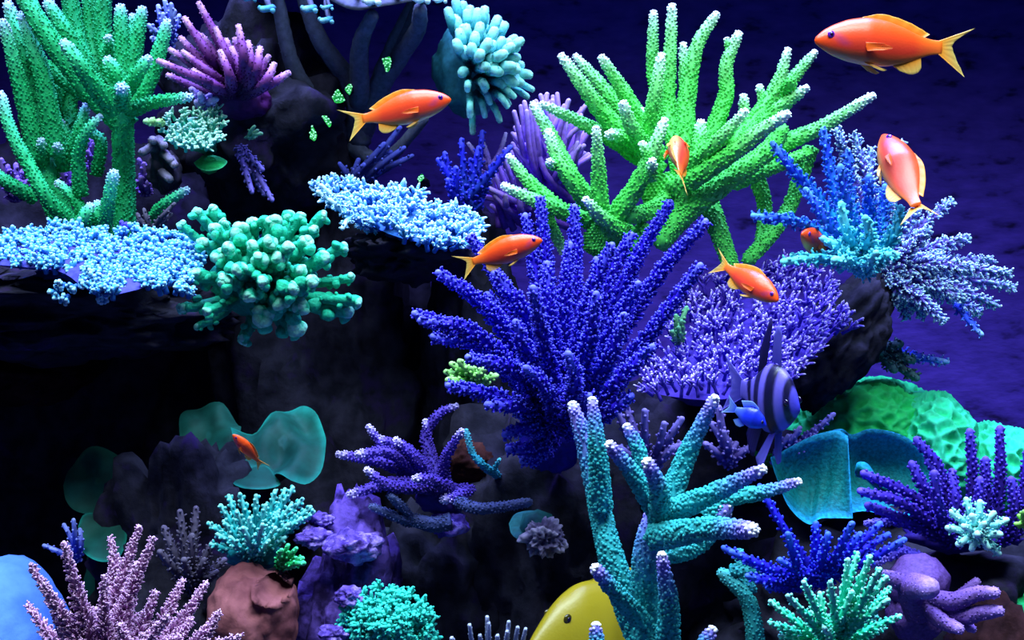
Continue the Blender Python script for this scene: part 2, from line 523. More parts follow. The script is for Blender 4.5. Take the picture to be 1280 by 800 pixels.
# ------------------------------------------------------------------ big green branching coral (centre right)
M = coral_mat('neon_green_coral', (0, '22a030'), (.45, '50d054'), (.80, '88e88c'), (.94, 'b8f0c4'), (1, 'e8faf0'))
K = crop(620, 0, 2.5)
Yg = 0.10
g = thing('staghorn_coral', 'large neon green branching coral with pale tips above the deep blue bush', 'coral', P(820, 330, Yg), 'branching corals')
GREEN = [
 ([(575, 540, .01), (540, 330, .03), (545, 150, .03), (550, 25, .03)], 27, 13),
 ([(545, 430, .03), (495, 250, .05), (490, 140, .05), (492, 45, .05)], 24, 12),
 ([(580, 500, .01), (600, 280, .02), (630, 140, .02), (685, 50, .02)], 31, 13),
 ([(650, 470, .02), (715, 310, .03), (720, 200, .03), (755, 112, .03)], 27, 15),
 ([(735, 160, .03), (722, 128, .03)], 12, 9),
 ([(510, 500, 0), (480, 400, -.01), (500, 280, -.02), (516, 180, -.02)], 26, 13),
 ([(500, 500, .01), (350, 370, .01), (270, 265, 0), (208, 180, 0)], 34, 13),
 ([(450, 430, .04), (340, 280, .05), (252, 180, .06)], 27, 12),
 ([(480, 430, .02), (395, 280, .02), (333, 185, .01)], 28, 13),
 ([(480, 480, -.01), (425, 400, -.03), (400, 330, -.04)], 27, 14),
 ([(420, 430, 0), (355, 420, -.02)], 22, 14),
 ([(520, 540, .02), (370, 440, .02), (250, 375, .02), (148, 328, .01)], 28, 11),
 ([(310, 660, .0), (240, 560, .01), (170, 420, .02), (118, 330, .03)], 32, 13),
 ([(300, 640, -.02), (235, 560, -.03), (190, 490, -.03), (165, 418, -.03)], 30, 13),
 ([(180, 520, -.03), (168, 506, -.04)], 14, 10),
 ([(325, 650, -.03), (320, 520, -.04), (313, 408, -.05)], 25, 11),
 ([(360, 690, -.02), (440, 580, -.03), (490, 470, -.04), (525, 382, -.04)], 31, 12),
 ([(480, 560, -.04), (488, 510, -.05)], 17, 14),
 ([(485, 500, -.04), (458, 455, -.04)], 16, 11),
 ([(300, 690, 0), (150, 640, -.01), (28, 583, -.01)], 28, 11),
 ([(190, 650, 0), (100, 565, .01), (43, 493, .01)], 24, 11),
 ([(390, 730, -.02), (330, 680, -.04), (283, 628, -.05)], 28, 11),
 ([(340, 800, 0), (355, 720, -.01), (330, 660, -.01)], 32, 28),
 ([(500, 760, 0), (600, 660, -.01), (730, 560, -.02), (850, 470, -.02), (890, 410, -.02)], 36, 24),
 ([(760, 550, 0), (890, 455, .01), (1010, 400, .01), (1172, 303, .0)], 32, 13),
 ([(600, 570, -.02), (720, 490, -.04), (820, 415, -.05), (905, 360, -.06)], 30, 14),
 ([(600, 520, -.02), (690, 445, -.04), (775, 353, -.05)], 27, 12),
 ([(740, 450, .03), (775, 380, .04), (773, 308, .04)], 20, 14),
 ([(740, 460, .02), (840, 335, .03), (885, 250, .03), (910, 162, .03)], 31, 12),
 ([(840, 370, .04), (925, 250, .05), (992, 168, .05)], 26, 12),
 ([(780, 440, .01), (885, 340, .0), (965, 278, -.01)], 28, 12),
 ([(905, 290, 0), (920, 258, -.01)], 20, 18),
 ([(850, 360, .04), (824, 276, .04)], 18, 11),
 ([(640, 590, .01), (680, 680, .0), (735, 830, .0)], 36, 24),
 ([(810, 540, .03), (840, 650, .03), (825, 780, .02)], 24, 18),
 ([(985, 460, .03), (920, 640, .03), (870, 720, .02), (790, 810, .01)], 22, 22),
 ([(740, 575, .0), (870, 520, .0), (970, 480, .01)], 22, 18),
 ([(600, 560, 0), (500, 650, -.01), (420, 675, -.02)], 28, 24),
 ([(560, 560, -.01), (590, 640, -.01), (520, 750, -.01)], 34, 30),
 ([(470, 700, -.01), (430, 770, -.01)], 26, 18),
 ([(130, 620, .01), (180, 720, .01), (215, 790, .01)], 18, 14),
 ([(600, 430, .03), (585, 145, .04)], 26, 12),
 ([(630, 480, 0), (640, 390, .01)], 22, 16),
 ([(480, 420, .02), (455, 350, .02)], 18, 12),
]
for path, a, b in GREEN:
    stag_branch(g, M, K(path), Yg, a / 2.5, b / 2.5, ks=4.6, kr=1.9, kh=2.5, tip=.35 if b > 17 else 1.0)
blob_part(g, M, 845, 245, Yg + .015, 42, 30, 26, 21, .15, t=.15, kn=2)
blob_part(g, M, 765, 300, Yg, 34, 28, 24, 22, .15, t=.2, kn=2)

# ------------------------------------------------------------------ green branching coral with forked trunk (left)
M = coral_mat('sea_green_coral', (0, '052a18'), (.3, '0c7a40'), (.6, '1cac64'), (.85, '44cc90'), (.95, '80d4c0'), (1, 'b4d4f4'))
K = crop(0, 0, 3.478)
Yl = 0.10
g = thing('staghorn_coral', 'sea green branching coral with thick forked trunk and bluish tips', 'coral', P(140, 300, Yl), 'branching corals')
LEFT = [
 ([(545, 1100, .02), (540, 800, .02), (535, 600, .01), (530, 440, .0)], 46, 44),
 ([(560, 560, .01), (400, 400, .0), (230, 190, -.01), (100, -20, -.01)], 54, 36),
 ([(500, 480, -.02), (400, 360, -.04), (340, 270, -.05), (285, 195, -.05)], 42, 22),
 ([(550, 400, -.02), (510, 330, -.03), (475, 270, -.03)], 34, 24),
 ([(545, 400, -.03), (600, 320, -.04), (640, 262, -.04)], 30, 20),
 ([(535, 460, -.04), (530, 400, -.06), (530, 385, -.07)], 32, 24),
 ([(400, 330, .03), (300, 160, .02), (213, 20, .02)], 40, 24),
 ([(400, 360, .04), (330, 160, .05), (300, -50, .05)], 44, 36),
 ([(450, 400, .05), (400, 160, .06), (395, -50, .06)], 42, 36),
 ([(520, 420, .04), (450, 160, .05), (450, -50, .05)], 42, 36),
 ([(545, 400, .03), (527, 170, .03), (525, 42, .03)], 36, 24),
 ([(560, 400, .03), (595, 180, .03), (618, 50, .03)], 36, 22),
 ([(575, 300, .03), (575, 75, .04)], 26, 14),
 ([(470, 250, 0), (472, 170, -.01)], 22, 16),
 ([(560, 480, 0), (650, 340, 0), (700, 200, 0), (725, 105, 0)], 42, 20),
 ([(560, 480, -.01), (690, 440, -.03), (820, 422, -.05)], 30, 16),
 ([(230, 700, .03), (150, 400, .03), (85, 180, .02), (38, 28, .02)], 46, 24),
 ([(250, 680, .01), (185, 330, .0), (100, 75, .0)], 44, 24),
 ([(170, 700, .01), (95, 400, .0), (15, 105, -.01)], 42, 20),
 ([(390, 420, .02), (250, 330, .02), (140, 235, .02)], 34, 28),
 ([(200, 640, .04), (235, 450, .04), (265, 340, .04)], 38, 30),
 ([(300, 640, .04), (300, 460, .05), (310, 370, .05)], 38, 34),
 ([(300, 700, .02), (345, 570, .01), (372, 468, .01)], 32, 17),
 ([(320, 690, .02), (268, 540, .02)], 26, 18),
 ([(350, 850, -.01), (340, 680, -.02), (380, 570, -.03), (430, 510, -.03)], 30, 12),
 ([(190, 760, .02), (180, 620, .0)], 30, 18),
 ([(420, 760, .03), (440, 620, .02), (400, 575, .02)], 24, 20),
 ([(280, 730, .02), (250, 640, .0)], 28, 18),
]
for path, a, b in LEFT:
    stag_branch(g, M, K(path), Yl, a / 3.478, b / 3.478, ks=4.7, kr=1.8, kh=2.5, tip=.8 if b > 27 else 1.0)
for path, a, b in [
 ([(112, 300, 0), (61, 250, -.03), (36, 207, -.03), (14, 165, -.03), (1, 120, -.03)], 9, 6),
 ([(45, 248, .0), (15, 232, -.01), (-10, 215, -.01)], 9, 7),
 ([(112, 300, .0), (98, 255, -.01), (74, 230, -.01)], 8, 5),
 ([(100, 297, -.03), (104, 275, -.05), (112, 260, -.05)], 9, 6),
 ([(116, 305, -.03), (119, 275, -.04), (122, 256, -.04)], 7, 5),
 ([(128, 310, -.03), (134, 262, -.05), (142, 219, -.06)], 8.5, 6.5),
 ([(180, 300, 0), (198, 262, -.02), (232, 238, -.03)], 8, 4.5),
 ([(92, 305, .02), (66, 245, .02), (52, 190, .02)], 17, 15)]:
    stag_branch(g, M, path, Yl, a, b, ks=4.7, kr=1.6, kh=2.2)
blob_part(g, M, 112, 326, Yl + .02, 60, 22, 50, 23, .2, t=0, kn=1.8)

# ------------------------------------------------------------------ teal branching coral with lilac tips (bottom centre)
M = coral_mat('teal_lilac_coral', (0, '2ea4a8'), (.55, '2ea4a8'), (.78, '5c8cd0'), (.92, '8a7ee8'), (.98, 'a89cf4'), (1, 'f2f2ff'), hues=True)
K = crop(640, 470, 2.425)
Yt = -0.13
g = thing('staghorn_coral', 'teal branching coral with lilac white tips in front of the yellow fish', 'coral', P(800, 830, Yt), 'branching corals')
TEAL = [
 ([(430, 880, .02), (350, 690, .02), (295, 530, .02), (252, 340, .03), (208, 160, .03), (185, 92, .03)], 50, 15),
 ([(270, 400, .02), (258, 210, .01), (243, 78, .01)], 34, 13),
 ([(445, 950, .01), (415, 720, .01), (410, 540, .0), (445, 400, 0)], 56, 34),
 ([(450, 450, -.01), (445, 345, -.03), (412, 265, -.04)], 36, 15),
 ([(440, 410, -.01), (365, 295, -.02), (298, 212, -.03)], 30, 14),
 ([(420, 370, .02), (382, 220, .02), (350, 158, .02)], 25, 13),
 ([(455, 430, .0), (530, 240, .0), (612, 72, -.01)], 38, 14),
 ([(440, 430, -.01), (600, 360, -.03), (755, 285, -.05)], 36, 14),
 ([(430, 490, -.02), (600, 462, -.05), (728, 468, -.08)], 38, 19),
 ([(590, 430, .03), (645, 375, .03), (760, 352, .03), (865, 322, .03)], 32, 12),
 ([(470, 900, -.01), (475, 700, -.03), (455, 548, -.04)], 38, 13),
 ([(430, 540, .02), (560, 505, .03), (640, 400, .03)], 38, 32),
 ([(390, 740, 0), (300, 640, -.02), (255, 585, -.03)], 28, 14),
 ([(258, 870, -.05), (255, 762, -.05)], 24, 13),
 ([(530, 890, -.05), (605, 775, -.05)], 26, 14),
]
for path, a, b in TEAL:
    stag_branch(g, M, K(path), Yt, a / 2.425, b / 2.425, ks=5.0, kr=2.9, kh=2.6, lean=0.3, kt=0.0)
blob_part(g, M, 826, 852, Yt + .01, 48, 34, 44, 24, .15, t=.1, kn=2.6)

M2 = coral_mat('plain_teal_coral', (0, '2a9498'), (.7, '2a9498'), (1, '4ab0b4'))
g = thing('staghorn_coral', 'dull teal coral stalk with short arms beside the low blue bush', 'coral', P(940, 830, -.02), 'branching corals')
for path, a, b in [([(750, 930, .01), (738, 800, .0), (715, 680, 0), (640, 600, 0)], 30, 18), ([(660, 590, 0), (740, 588, 0)], 18, 14), ([(720, 660, .01), (690, 540, .02)], 22, 16)]:
    stag_branch(g, M2, K(path), -.02, a / 2.425, b / 2.425, ks=5, kr=2, kh=2.2)

# ------------------------------------------------------------------ deep blue bushy coral (centre)
M = coral_mat('ultramarine_coral', (0, '0a0540'), (.45, '180c90'), (.8, '2e18cc'), (1, '6c70ff'))
K = crop(500, 250, 2.285)
Yb = 0.0
g = thing('bushy_coral', 'large deep ultramarine bushy coral in the middle of the reef', 'coral', P(690, 590, Yb), 'bushy corals')
BLUE = [
 [(430, 580, .02), (260, 320, -.01), (110, 208, -.03)], [(430, 600, .02), (200, 390, -.01), (42, 325, -.03)],
 [(400, 560, .0), (210, 380, -.04), (60, 345, -.05)], [(430, 600, 0), (250, 430, -.03), (95, 390, -.05)],
 [(440, 620, 0), (330, 490, -.05), (195, 450, -.07)], [(450, 650, 0), (300, 570, -.04), (138, 530, -.06)],
 [(440, 540, .03), (300, 260, .03), (200, 105, .03)], [(440, 560, .0), (360, 330, -.03), (270, 210, -.04)],
 [(450, 600, -.02), (410, 400, -.07), (380, 253, -.09)], [(460, 560, .0), (425, 330, -.02), (420, 183, -.02)],
 [(470, 560, .01), (470, 300, 0), (485, 128, 0)], [(470, 540, .03), (500, 250, .04), (498, 20, .04)],
 [(460, 520, .05), (420, 200, .06), (400, -5, .06)], [(450, 500, .05), (390, 220, .06), (358, 45, .06)],
 [(480, 580, 0), (540, 290, -.03), (605, 130, -.04)], [(490, 560, .02), (590, 250, .02), (660, 100, .02)],
 [(500, 560, .04), (660, 200, .04), (772, 8, .03)], [(510, 580, .03), (720, 240, .02), (872, 62, .0)],
 [(520, 620, .0), (700, 400, -.02), (857, 188, -.04)], [(520, 600, .0), (620, 350, -.02), (680, 240, -.03)],
 [(490, 600, -.03), (540, 400, -.07), (560, 270, -.08)], [(490, 620, -.03), (590, 470, -.06), (640, 330, -.07)],
 [(440, 600, -.02), (360, 430, -.06), (330, 350, -.07)], [(450, 640, -.02), (420, 540, -.06), (360, 480, -.08)],
 [(520, 640, -.01), (640, 500, -.04), (720, 420, -.05)], [(480, 640, -.03), (500, 520, -.08), (480, 440, -.1)],
 [(440, 660, .0), (370, 650, -.03), (300, 670, -.04)], [(440, 680, .01), (380, 710, -.02), (310, 712, -.03)],
 [(440, 680, .01), (390, 730, -.01), (350, 745, -.02)], [(470, 660, -.02), (520, 620, -.05), (540, 560, -.07)],
 [(420, 620, .0), (330, 590, -.05), (250, 585, -.06)], [(500, 660, .0), (600, 600, -.03), (660, 560, -.04)],
 [(480, 560, .03), (560, 330, .05), (560, 170, .05)], [(440, 560, .03), (340, 380, .03), (250, 270, .03)],
]
for p in BLUE:
    q = K(p)
    ln = math.hypot(q[0][0] - q[-1][0], q[0][1] - q[-1][1])
    brush_branch(g, M, q, Yb, 8.5, 4.5, int(30 + ln * 1.5), 10, 2.0, up=1.0, knobs=1, ta=.2, tb=.9)
blob_part(g, M, 692, 545, Yb + .02, 44, 48, 34, 25, .2, t=0)

# ------------------------------------------------------------------ turquoise and blue bushy coral (right)
M = coral_mat('turquoise_blue_coral', (0, '1aa0c8'), (.35, '1aa0c8'), (.6, '2468d8'), (.85, '2440d8'), (1, '5a9cff'), hues=True)
K = crop(780, 150, 2.286)
Yr = 0.06
g = thing('bushy_coral', 'turquoise bushy coral with royal blue arms on the black leaning stalk', 'coral', P(1085, 340, Yr), 'bushy corals')
for p, rr in [([(690, 420, .0), (560, 230, 0), (480, 140, -.01), (425, 68, -.01)], 7), ([(690, 400, .01), (610, 230, .01), (570, 28, .01)], 7.5),
          ([(680, 420, -.01), (520, 300, -.03), (370, 275, -.05)], 7), ([(690, 400, -.02), (640, 260, -.05), (618, 135, -.06)], 8),
          ([(700, 400, 0), (700, 260, -.02), (700, 165, -.03)], 8), ([(700, 400, .02), (740, 270, .03), (745, 190, .03)], 7),
          ([(690, 410, -.01), (600, 320, -.04), (520, 200, -.04)], 7), ([(690, 400, .02), (650, 250, .04), (640, 90, .04)], 7)]:
    q = K(p)
    brush_branch(g, M, q, Yr, rr, rr * .55, 95, 9.5, 2.3, knobs=1, ta=.05, tb=1.0)
M = coral_mat('turquoise_coral', (0, '0f6f86'), (.5, '18b4cc'), (1, '7ff0f4'))
for p in [[(690, 420), (560, 395, -.03), (455, 405, -.04)], [(690, 420), (620, 370, -.05), (570, 340, -.06)], [(690, 420), (740, 390, -.04), (780, 385, -.05)],
          [(690, 420), (700, 340, -.06), (690, 280, -.08)], [(690, 420), (640, 400, -.06), (600, 400, -.08)], [(690, 430), (700, 410, -.06), (720, 380, -.08)],
          [(690, 420), (640, 330, -.05), (620, 240, -.06)], [(690, 420), (770, 330, -.02), (790, 250, -.02)]]:
    brush_branch(g, M, K(p), Yr, 8, 4, 75, 9.5, 2.2, knobs=1)

# ------------------------------------------------------------------ lilac coral with icy tips (far right)
M = coral_mat('lilac_ice_coral', (0, '221a58'), (.45, '4c4098'), (.7, '7468cc'), (.86, '94d0f0'), (1, 'e4ffff'))
Yi = 0.15
g = thing('bushy_coral', 'lilac bushy coral with icy white tips spreading beside the violet back panel', 'coral', P(1110, 370, Yi), 'bushy corals')
for i, t in enumerate([(1068, 168), (1046, 162), (1088, 186), (1128, 178), (1190, 250), (1162, 285), (1212, 298), (1262, 342), (1268, 360), (1246, 382),
          (1226, 392), (1180, 402), (1132, 398), (1148, 262), (1108, 205), (1215, 335), (1240, 325), (1120, 380), (1190, 350), (1152, 330),
          (1170, 370), (1205, 375), (1155, 395), (1135, 300), (1140, 352), (1180, 320)]):
    b = (1105 + rng.randn() * 5, 345 + rng.randn() * 5)
    dy = rng.uniform(-.03, .04)
    mid = ((b[0] + t[0]) / 2 + rng.randn() * 4, (b[1] + t[1]) / 2 - 8, dy * .6)
    ln = math.hypot(b[0] - t[0], b[1] - t[1])
    brush_branch(g, M, [b + (0,), mid, t + (dy,)], Yi, 5.5, 3, int(30 + ln * .75), 13, 1.9, knobs=2, ta=.3, tb=1.0, tipt=.9)
Mx = coral_mat('bright_blue_tip', (0, '2030b0'), (.7, '3050e0'), (1, '8fc0ff'))
brush_branch(g, Mx, [(1195, 380, 0), (1212, 402, -.01), (1227, 418, -.02)], Yi, 4, 3, 20, 6, 1.8)

g = thing('bushy_coral', 'small shaded coral sprig with one blue tip above the green honeycomb mound', 'coral', P(1080, 440, .2), 'bushy corals')
Ms = coral_mat('grey_green_sprig', (0, '34505a'), (.7, '34505a'), (1, '5a8890'))
for t in [(1125, 430), (1140, 450), (1118, 462), (1100, 440), (1145, 472)]:
    brush_branch(g, Ms, [(1060, 432, 0), (1090, 436, -.01), t + (-.02,)], .2, 8, 5, 45, 9, 2)
brush_branch(g, Mx, [(1110, 440, 0), (1150, 447, -.02), (1184, 452, -.03)], .2, 6, 3, 45, 8, 1.7)

# ------------------------------------------------------------------ lilac field coral (right of the deep blue one)
M = coral_mat('violet_bush_coral', (0, '20145c'), (.45, '4a34b8'), (.8, '7c62ea'), (1, 'dcd4ff'))
K = crop(780, 150, 2.286)
g = thing('bushy_coral', 'violet cushion coral of fine upright twigs with pale tips', 'coral', P(900, 500, .1), 'bushy corals')
poly = K([(20, 700), (60, 640), (140, 560), (200, 450), (300, 425), (430, 400), (540, 430), (640, 575), (560, 600), (500, 690), (450, 760), (300, 770), (90, 770)])
poly = [p[:2] for p in poly]
for x, y in scatter(poly, 190, 9.0):
    d = 0.07 + (400 - y) * 0.0007
    v = np.array([(x - 900) * .006, -.55, .9]) + .25 * rng.randn(3)
    sprig(g, M, P(x, y + 12, d + .01), v, d, 20, 2.4, 8, 10, 1.7, ta=.25, name='branch', knobs=1, sides=5, spread=.55)
slab(g, M, [(795, 488), (850, 425), (920, 375), (1000, 380), (1045, 410), (1010, 450), (960, 488), (880, 500)], lambda x, y: .10 + (400 - y) * .0007, 10, 3, t_in=0, t_out=.2, name='base')
blob_part(g, M, 905, 485, .14, 70, 22, 70, 26, .2, t=0, name='stem')

# ------------------------------------------------------------------ pale blue table coral (left)
M = coral_mat('pale_blue_table', (0, '1c2474'), (.4, '2a6ab8'), (.75, '46a4dc'), (1, 'aee6fa'))
g = thing('table_coral', 'broad pale blue table coral with nubbly top below the sea green branches', 'coral', P(110, 370, 0), 'table corals')
poly = [(-20, 300), (40, 290), (90, 286), (140, 292), (180, 290), (225, 293), (252, 310), (250, 330), (238, 350), (240, 368), (200, 362), (165, 348), (140, 368), (110, 360), (105, 335), (60, 335), (20, 330), (-20, 322)]
yf = lambda x, y: -.02 + (330 - y) * .0013
for x, y in scatter(poly, 170, 7.4):
    d = yf(x, y)
    v = np.array([(x - 120) * .002, -.55, .85]) + .2 * rng.randn(3)
    sprig(g, M, P(x, y + 6, d + .008), v, d, rng.uniform(8, 18), 3.6, 9, 8, 2.8, ta=.2, tb=.97, knobs=1, name='nub_cluster', sides=6)
for x, y in [(72, 368), (85, 375), (80, 360), (95, 362), (108, 356), (120, 350), (130, 372), (138, 366), (125, 376), (112, 345)]:
    sprig(g, M, P(x, y - 4, -.045), np.array([(x - 105) * .02, -.7, -.15]) + .2 * rng.randn(3), -.05, 7, 3.5, 10, 6, 2.6, prof=PROF_CLUB, ta=.3, knobs=0, name='nub_cluster', sides=6)
slab(g, coral_mat('indigo_plate', (0, '34348c'), (1, '3a3a94')), [(-20, 305), (60, 298), (140, 300), (230, 308), (236, 330), (222, 352), (190, 358), (140, 368), (108, 362), (70, 338), (-20, 328)], lambda x, y: yf(x, y) + .012, 12, 5)
blob_part(g, M, 110, 350, .035, 74, 20, 46, 27, .2, t=0, name='stem')

# ------------------------------------------------------------------ mint green knobbly coral
M = coral_mat('mint_knob_coral', (0, '065040'), (.4, '0f9878'), (.75, '28c89c'), (1, 'a4f4dc'), nscale=420, bump=.5)
K = crop(0, 200, 2.783)
g = thing('cauliflower_coral', 'mint green knobbly cauliflower coral hanging beside the pale blue table coral', 'coral', P(325, 370, .02), 'cauliflower corals')
MINT = [(635, 232, 16), (690, 185, 20), (745, 180, 22), (778, 225, 18), (752, 250, 26), (838, 255, 34), (800, 312, 24), (828, 380, 26), (712, 290, 22), (780, 420, 28),
        (880, 220, 20), (950, 225, 34), (1000, 195, 22), (1038, 205, 22), (1120, 197, 20), (1062, 290, 26), (1088, 250, 22), (1188, 305, 20), (1120, 345, 28),
        (1215, 412, 18), (1236, 490, 22), (1195, 520, 32), (1082, 425, 26), (1040, 385, 24), (965, 345, 30), (905, 350, 26), (915, 420, 26), (868, 470, 26),
        (915, 545, 36), (1022, 580, 36), (848, 622, 20), (635, 516, 20), (728, 522, 20), (690, 580, 15), (690, 400, 24), (975, 500, 28), (1050, 510, 26), (880, 300, 24),
        (760, 340, 26), (1010, 450, 28), (1000, 310, 26), (940, 290, 24)]
for cx, cy, r in MINT:
    x, y = cx / 2.783, 200 + cy / 2.783
    dx, dz = (x - 325) / 115, (y - 345) / 85
    rad = min(1.0, math.hypot(dx, dz))
    dy = -.06 * (1 - rad ** 2) + rng.uniform(-.008, .008)
    rp = r / 2.783
    b = (325 + dx * 28, 355 + dz * 18, .02)
    mb = MB(); u = U(dy)
    pts = px_path([b, (325 + dx * 75, 352 + dz * 58, dy * .7 + .004), (x, y, dy)], 0.0)
    C, R, tan = mb.tube(spline(pts, 9), np.linspace(.85, .95, 9) * rp * u, 10, 0, .6, .07)
    k = 7
    p, rd, t, q = mb.surface(C[4:], R[4:], tan[4:], k)
    s = .45 + .75 * rng.rand(k)
    mb.inst(PROF_BLOB, p - rd * rp * u * .25, nrm(rd + t * (.3 + .8 * q)[:, None] + .2 * rng.randn(k, 3)), rp * u * .72 * s, rp * u * 1.25 * s, .25 + .3 * q, .5 + .3 * q, 12)
    k = 5
    off = nrm(rng.randn(k, 3) * .6 + tan[-1])
    mb.inst(PROF_BLOB, np.repeat(C[-1:], k, 0), off, rp * u * .68, rp * u * (1.0 + .35 * rng.rand(k)), .5, .95, 12)
    roughen(mb, .0011, 170)
    mb.build('branch', M, g)
blob_part(g, M, 328, 352, .012, 62, 44, 40, 28, .2, t=0)

# ------------------------------------------------------------------ teal finger coral (top centre)
M = coral_mat('teal_finger_coral', (0, '1c3440'), (.45, '2f8088'), (.75, '45b8b4'), (1, 'a8f0e4'))
K = crop(300, 0, 3.334)
g = thing('finger_coral', 'rounded teal finger coral above the purple tentacled coral', 'coral', P(590, 100, .16), 'finger corals')
FING = [(868, 48), (905, 88), (930, 22), (958, 40), (990, 52), (1022, 72), (1072, 82), (1102, 108), (1142, 162), (1128, 195), (1098, 225), (1152, 240), (1168, 272), (1202, 312),
        (1155, 322), (1080, 300), (1216, 372), (1195, 402), (1042, 425), (958, 480), (1112, 440), (1082, 500), (970, 550), (925, 305), (948, 372), (1052, 185), (980, 150),
        (1000, 110), (1040, 130), (1085, 165), (1060, 240), (1120, 300), (1150, 200), (900, 10), (1020, 375), (1110, 360), (930, 120), (1140, 400), (1020, 480), (1060, 130)]
FING += [(960 + 235 * math.cos(a) * q, 270 + 235 * math.sin(a) * q) for a, q in zip(rng.uniform(-2.2, 1.1, 34), rng.uniform(.25, 1, 34))]
for cx, cy in FING:
    dx, dz = cx - 960, cy - 280
    rad = min(1, math.hypot(dx, dz) / 300)
    dy = -.05 * (1 - rad ** 2) + rng.uniform(-.01, .015)
    low = cy > 360
    a = (960 + dx * .45, 285 + dz * .5, .02 + dy * .3)
    m_ = (960 + dx * .8, 280 + dz * .75, dy)
    stag_branch(g, M, K([a, m_, (cx, cy, dy)]), .16, r0=7 if not low else 4.5, r1=5.8 if not low else 3.8, ks=7, kr=1.1, kh=.9)
blob_part(g, M, 588, 88, .20, 46, 56, 40, 29, .15, t=.0)

# ------------------------------------------------------------------ dim table coral seen from below (top centre)
M = coral_mat('dusky_table', (0, '4c526c'), (.6, '4c526c'), (.85, '4aa8b8'), (1, 'd8f4f4'))
g = thing('table_coral', 'dusky grey table coral seen from below with white nubs along its edge', 'coral', P(440, 170, .2), 'table corals')
for p, a, b in [([(440, 190, .03), (470, 120, .0), (492, 60, -.02), (520, 0, -.04)], 17, 8), ([(450, 180, .02), (440, 110, .0), (400, 50, -.03), (375, -15, -.05)], 15, 8),
                ([(470, 120, 0), (508, 50, -.03), (530, -12, -.05)], 12, 8), ([(450, 130, 0), (450, 60, -.04), (465, 20, -.07)], 13, 8), ([(430, 170, .02), (370, 90, -.02), (345, -10, -.05)], 12, 8),
                ([(480, 100, 0), (520, 40, -.05), (525, 12, -.08)], 12, 8), ([(440, 185, .02), (480, 200, .0), (530, 150, -.02)], 11, 6)]:
    stag_branch(g, M, p, .2, a, b, ks=9, kr=1, kh=.8, tip=.45, name='strut')
slab(g, M, [(290, -30), (340, -6), (400, -4), (440, 12), (490, 6), (535, -4), (550, -30), (440, -60)], lambda x, y: .14 + (0 - y) * .002, 10, 8, t_in=.2, t_out=.5)
for x, y, r, tt in [(465, 5, 9, 1), (527, 3, 8, 1), (387, 15, 7, .88), (409, 13, 4, .88), (334, 15, 7, .86), (408, 29, 6, .88), (312, 2, 5, .86), (445, -2, 5, .9), (495, 0, 5, .9), (550, 4, 5, .95)]:
    mb = MB(); c = P(x, y - 4, .115); u = U(.115)
    mb.tube(spline([c + [0, .02, .006], c, c + [-.002, -.006, -.002]], 5), r * .62 * u, 8, tt - .1, tt)
    mb.inst(PROF_BLOB, [c + [.003, 0, -.001], c + [-.003, -.002, 0]], [(0.5, -.5, -.3), (-.6, -.5, -.1)], r * .5 * u, r * .9 * u, tt - .05, tt, 8)
    mb.tube(spline([P(x + (440 - x) * .1, -16, .15), P(x, y * .4 - 8, .135), c + np.array([0, .012, .003])], 7), np.linspace(r * .8, r * .5, 7) * u, 7, .1, .3)
    mb.build('nub', M, g)

# ------------------------------------------------------------------ magenta branching coral (top left)
M = coral_mat('magenta_coral', (0, '200828'), (.5, '481656'), (.88, '743680'), (1, 'd09cd0'))
K = crop(0, 0, 3.478)
Ym = 0.12
g = thing('staghorn_coral', 'magenta purple branching coral with pinkish tips on the black outcrop', 'coral', P(310, 140, Ym), 'branching corals')
for t in [(695, 268), (745, 220), (790, 170), (805, 85), (868, 20), (910, 95), (860, 150), (800, 230), (880, 160), (1022, 175), (1038, 120), (1010, 215), (1080, 190), (1052, 230),
          (905, 245), (845, 310), (800, 320), (960, 230), (1070, 290), (1040, 330), (735, 330), (1250, 320), (1165, 250), (1130, 215), (1190, 285), (940, 130), (985, 180), (1110, 260)]:
    b = (1020 + rng.randn() * 25, 400 + rng.randn() * 20, .03)
    dy = rng.uniform(-.06, .03)
    mid = ((b[0] + t[0]) / 2 + 25, (b[1] + t[1]) / 2 + 20, dy)
    stag_branch(g, M, K([b, mid, t + (dy,)]), Ym, 8.5, 3.6, ks=6, kr=1.3, kh=1.6)
blob_part(g, M, 300, 125, Ym + .03, 38, 26, 30, 30, .2, t=0)

# ------------------------------------------------------------------ purple tentacled coral (behind the neon green one)
M = coral_mat('purple_tentacle', (0, '402080'), (.5, '8450d4'), (.85, 'a87cf0'), (1, 'd0b0fc'))
g = thing('tentacled_coral', 'purple coral of long slender tentacles behind the neon green arms', 'coral', P(680, 290, .23), 'tentacled corals')
for i in range(115):
    if i < 80:
        t = (rng.uniform(640, 742), 0); t = (t[0], 112 + abs(t[0] - 690) * .45 + rng.rand() * 62); b = (690 + rng.randn() * 18, 235 + rng.rand() * 22)
    else:
        t = (rng.uniform(592, 660), rng.uniform(185, 262)); b = (665 + rng.randn() * 14, 275 + rng.rand() * 12)
    dy = rng.uniform(-.045, .02)
    mid = ((b[0] + t[0]) / 2 + rng.randn() * 6, (b[1] + t[1]) / 2 + rng.randn() * 4, dy * .8)
    mb = MB(); u = U(.23)
    C = spline(px_path([b + (.01,), mid, t + (dy,)], .23), 10)
    mb.tube(C, np.linspace(5.2, 3.0, 10) * u, 7, rng.uniform(0, .25), 1.0, .04)
    mb.build('tentacle', M, g)
blob_part(g, M, 680, 262, .25, 42, 28, 34, 31, .2, t=.0)

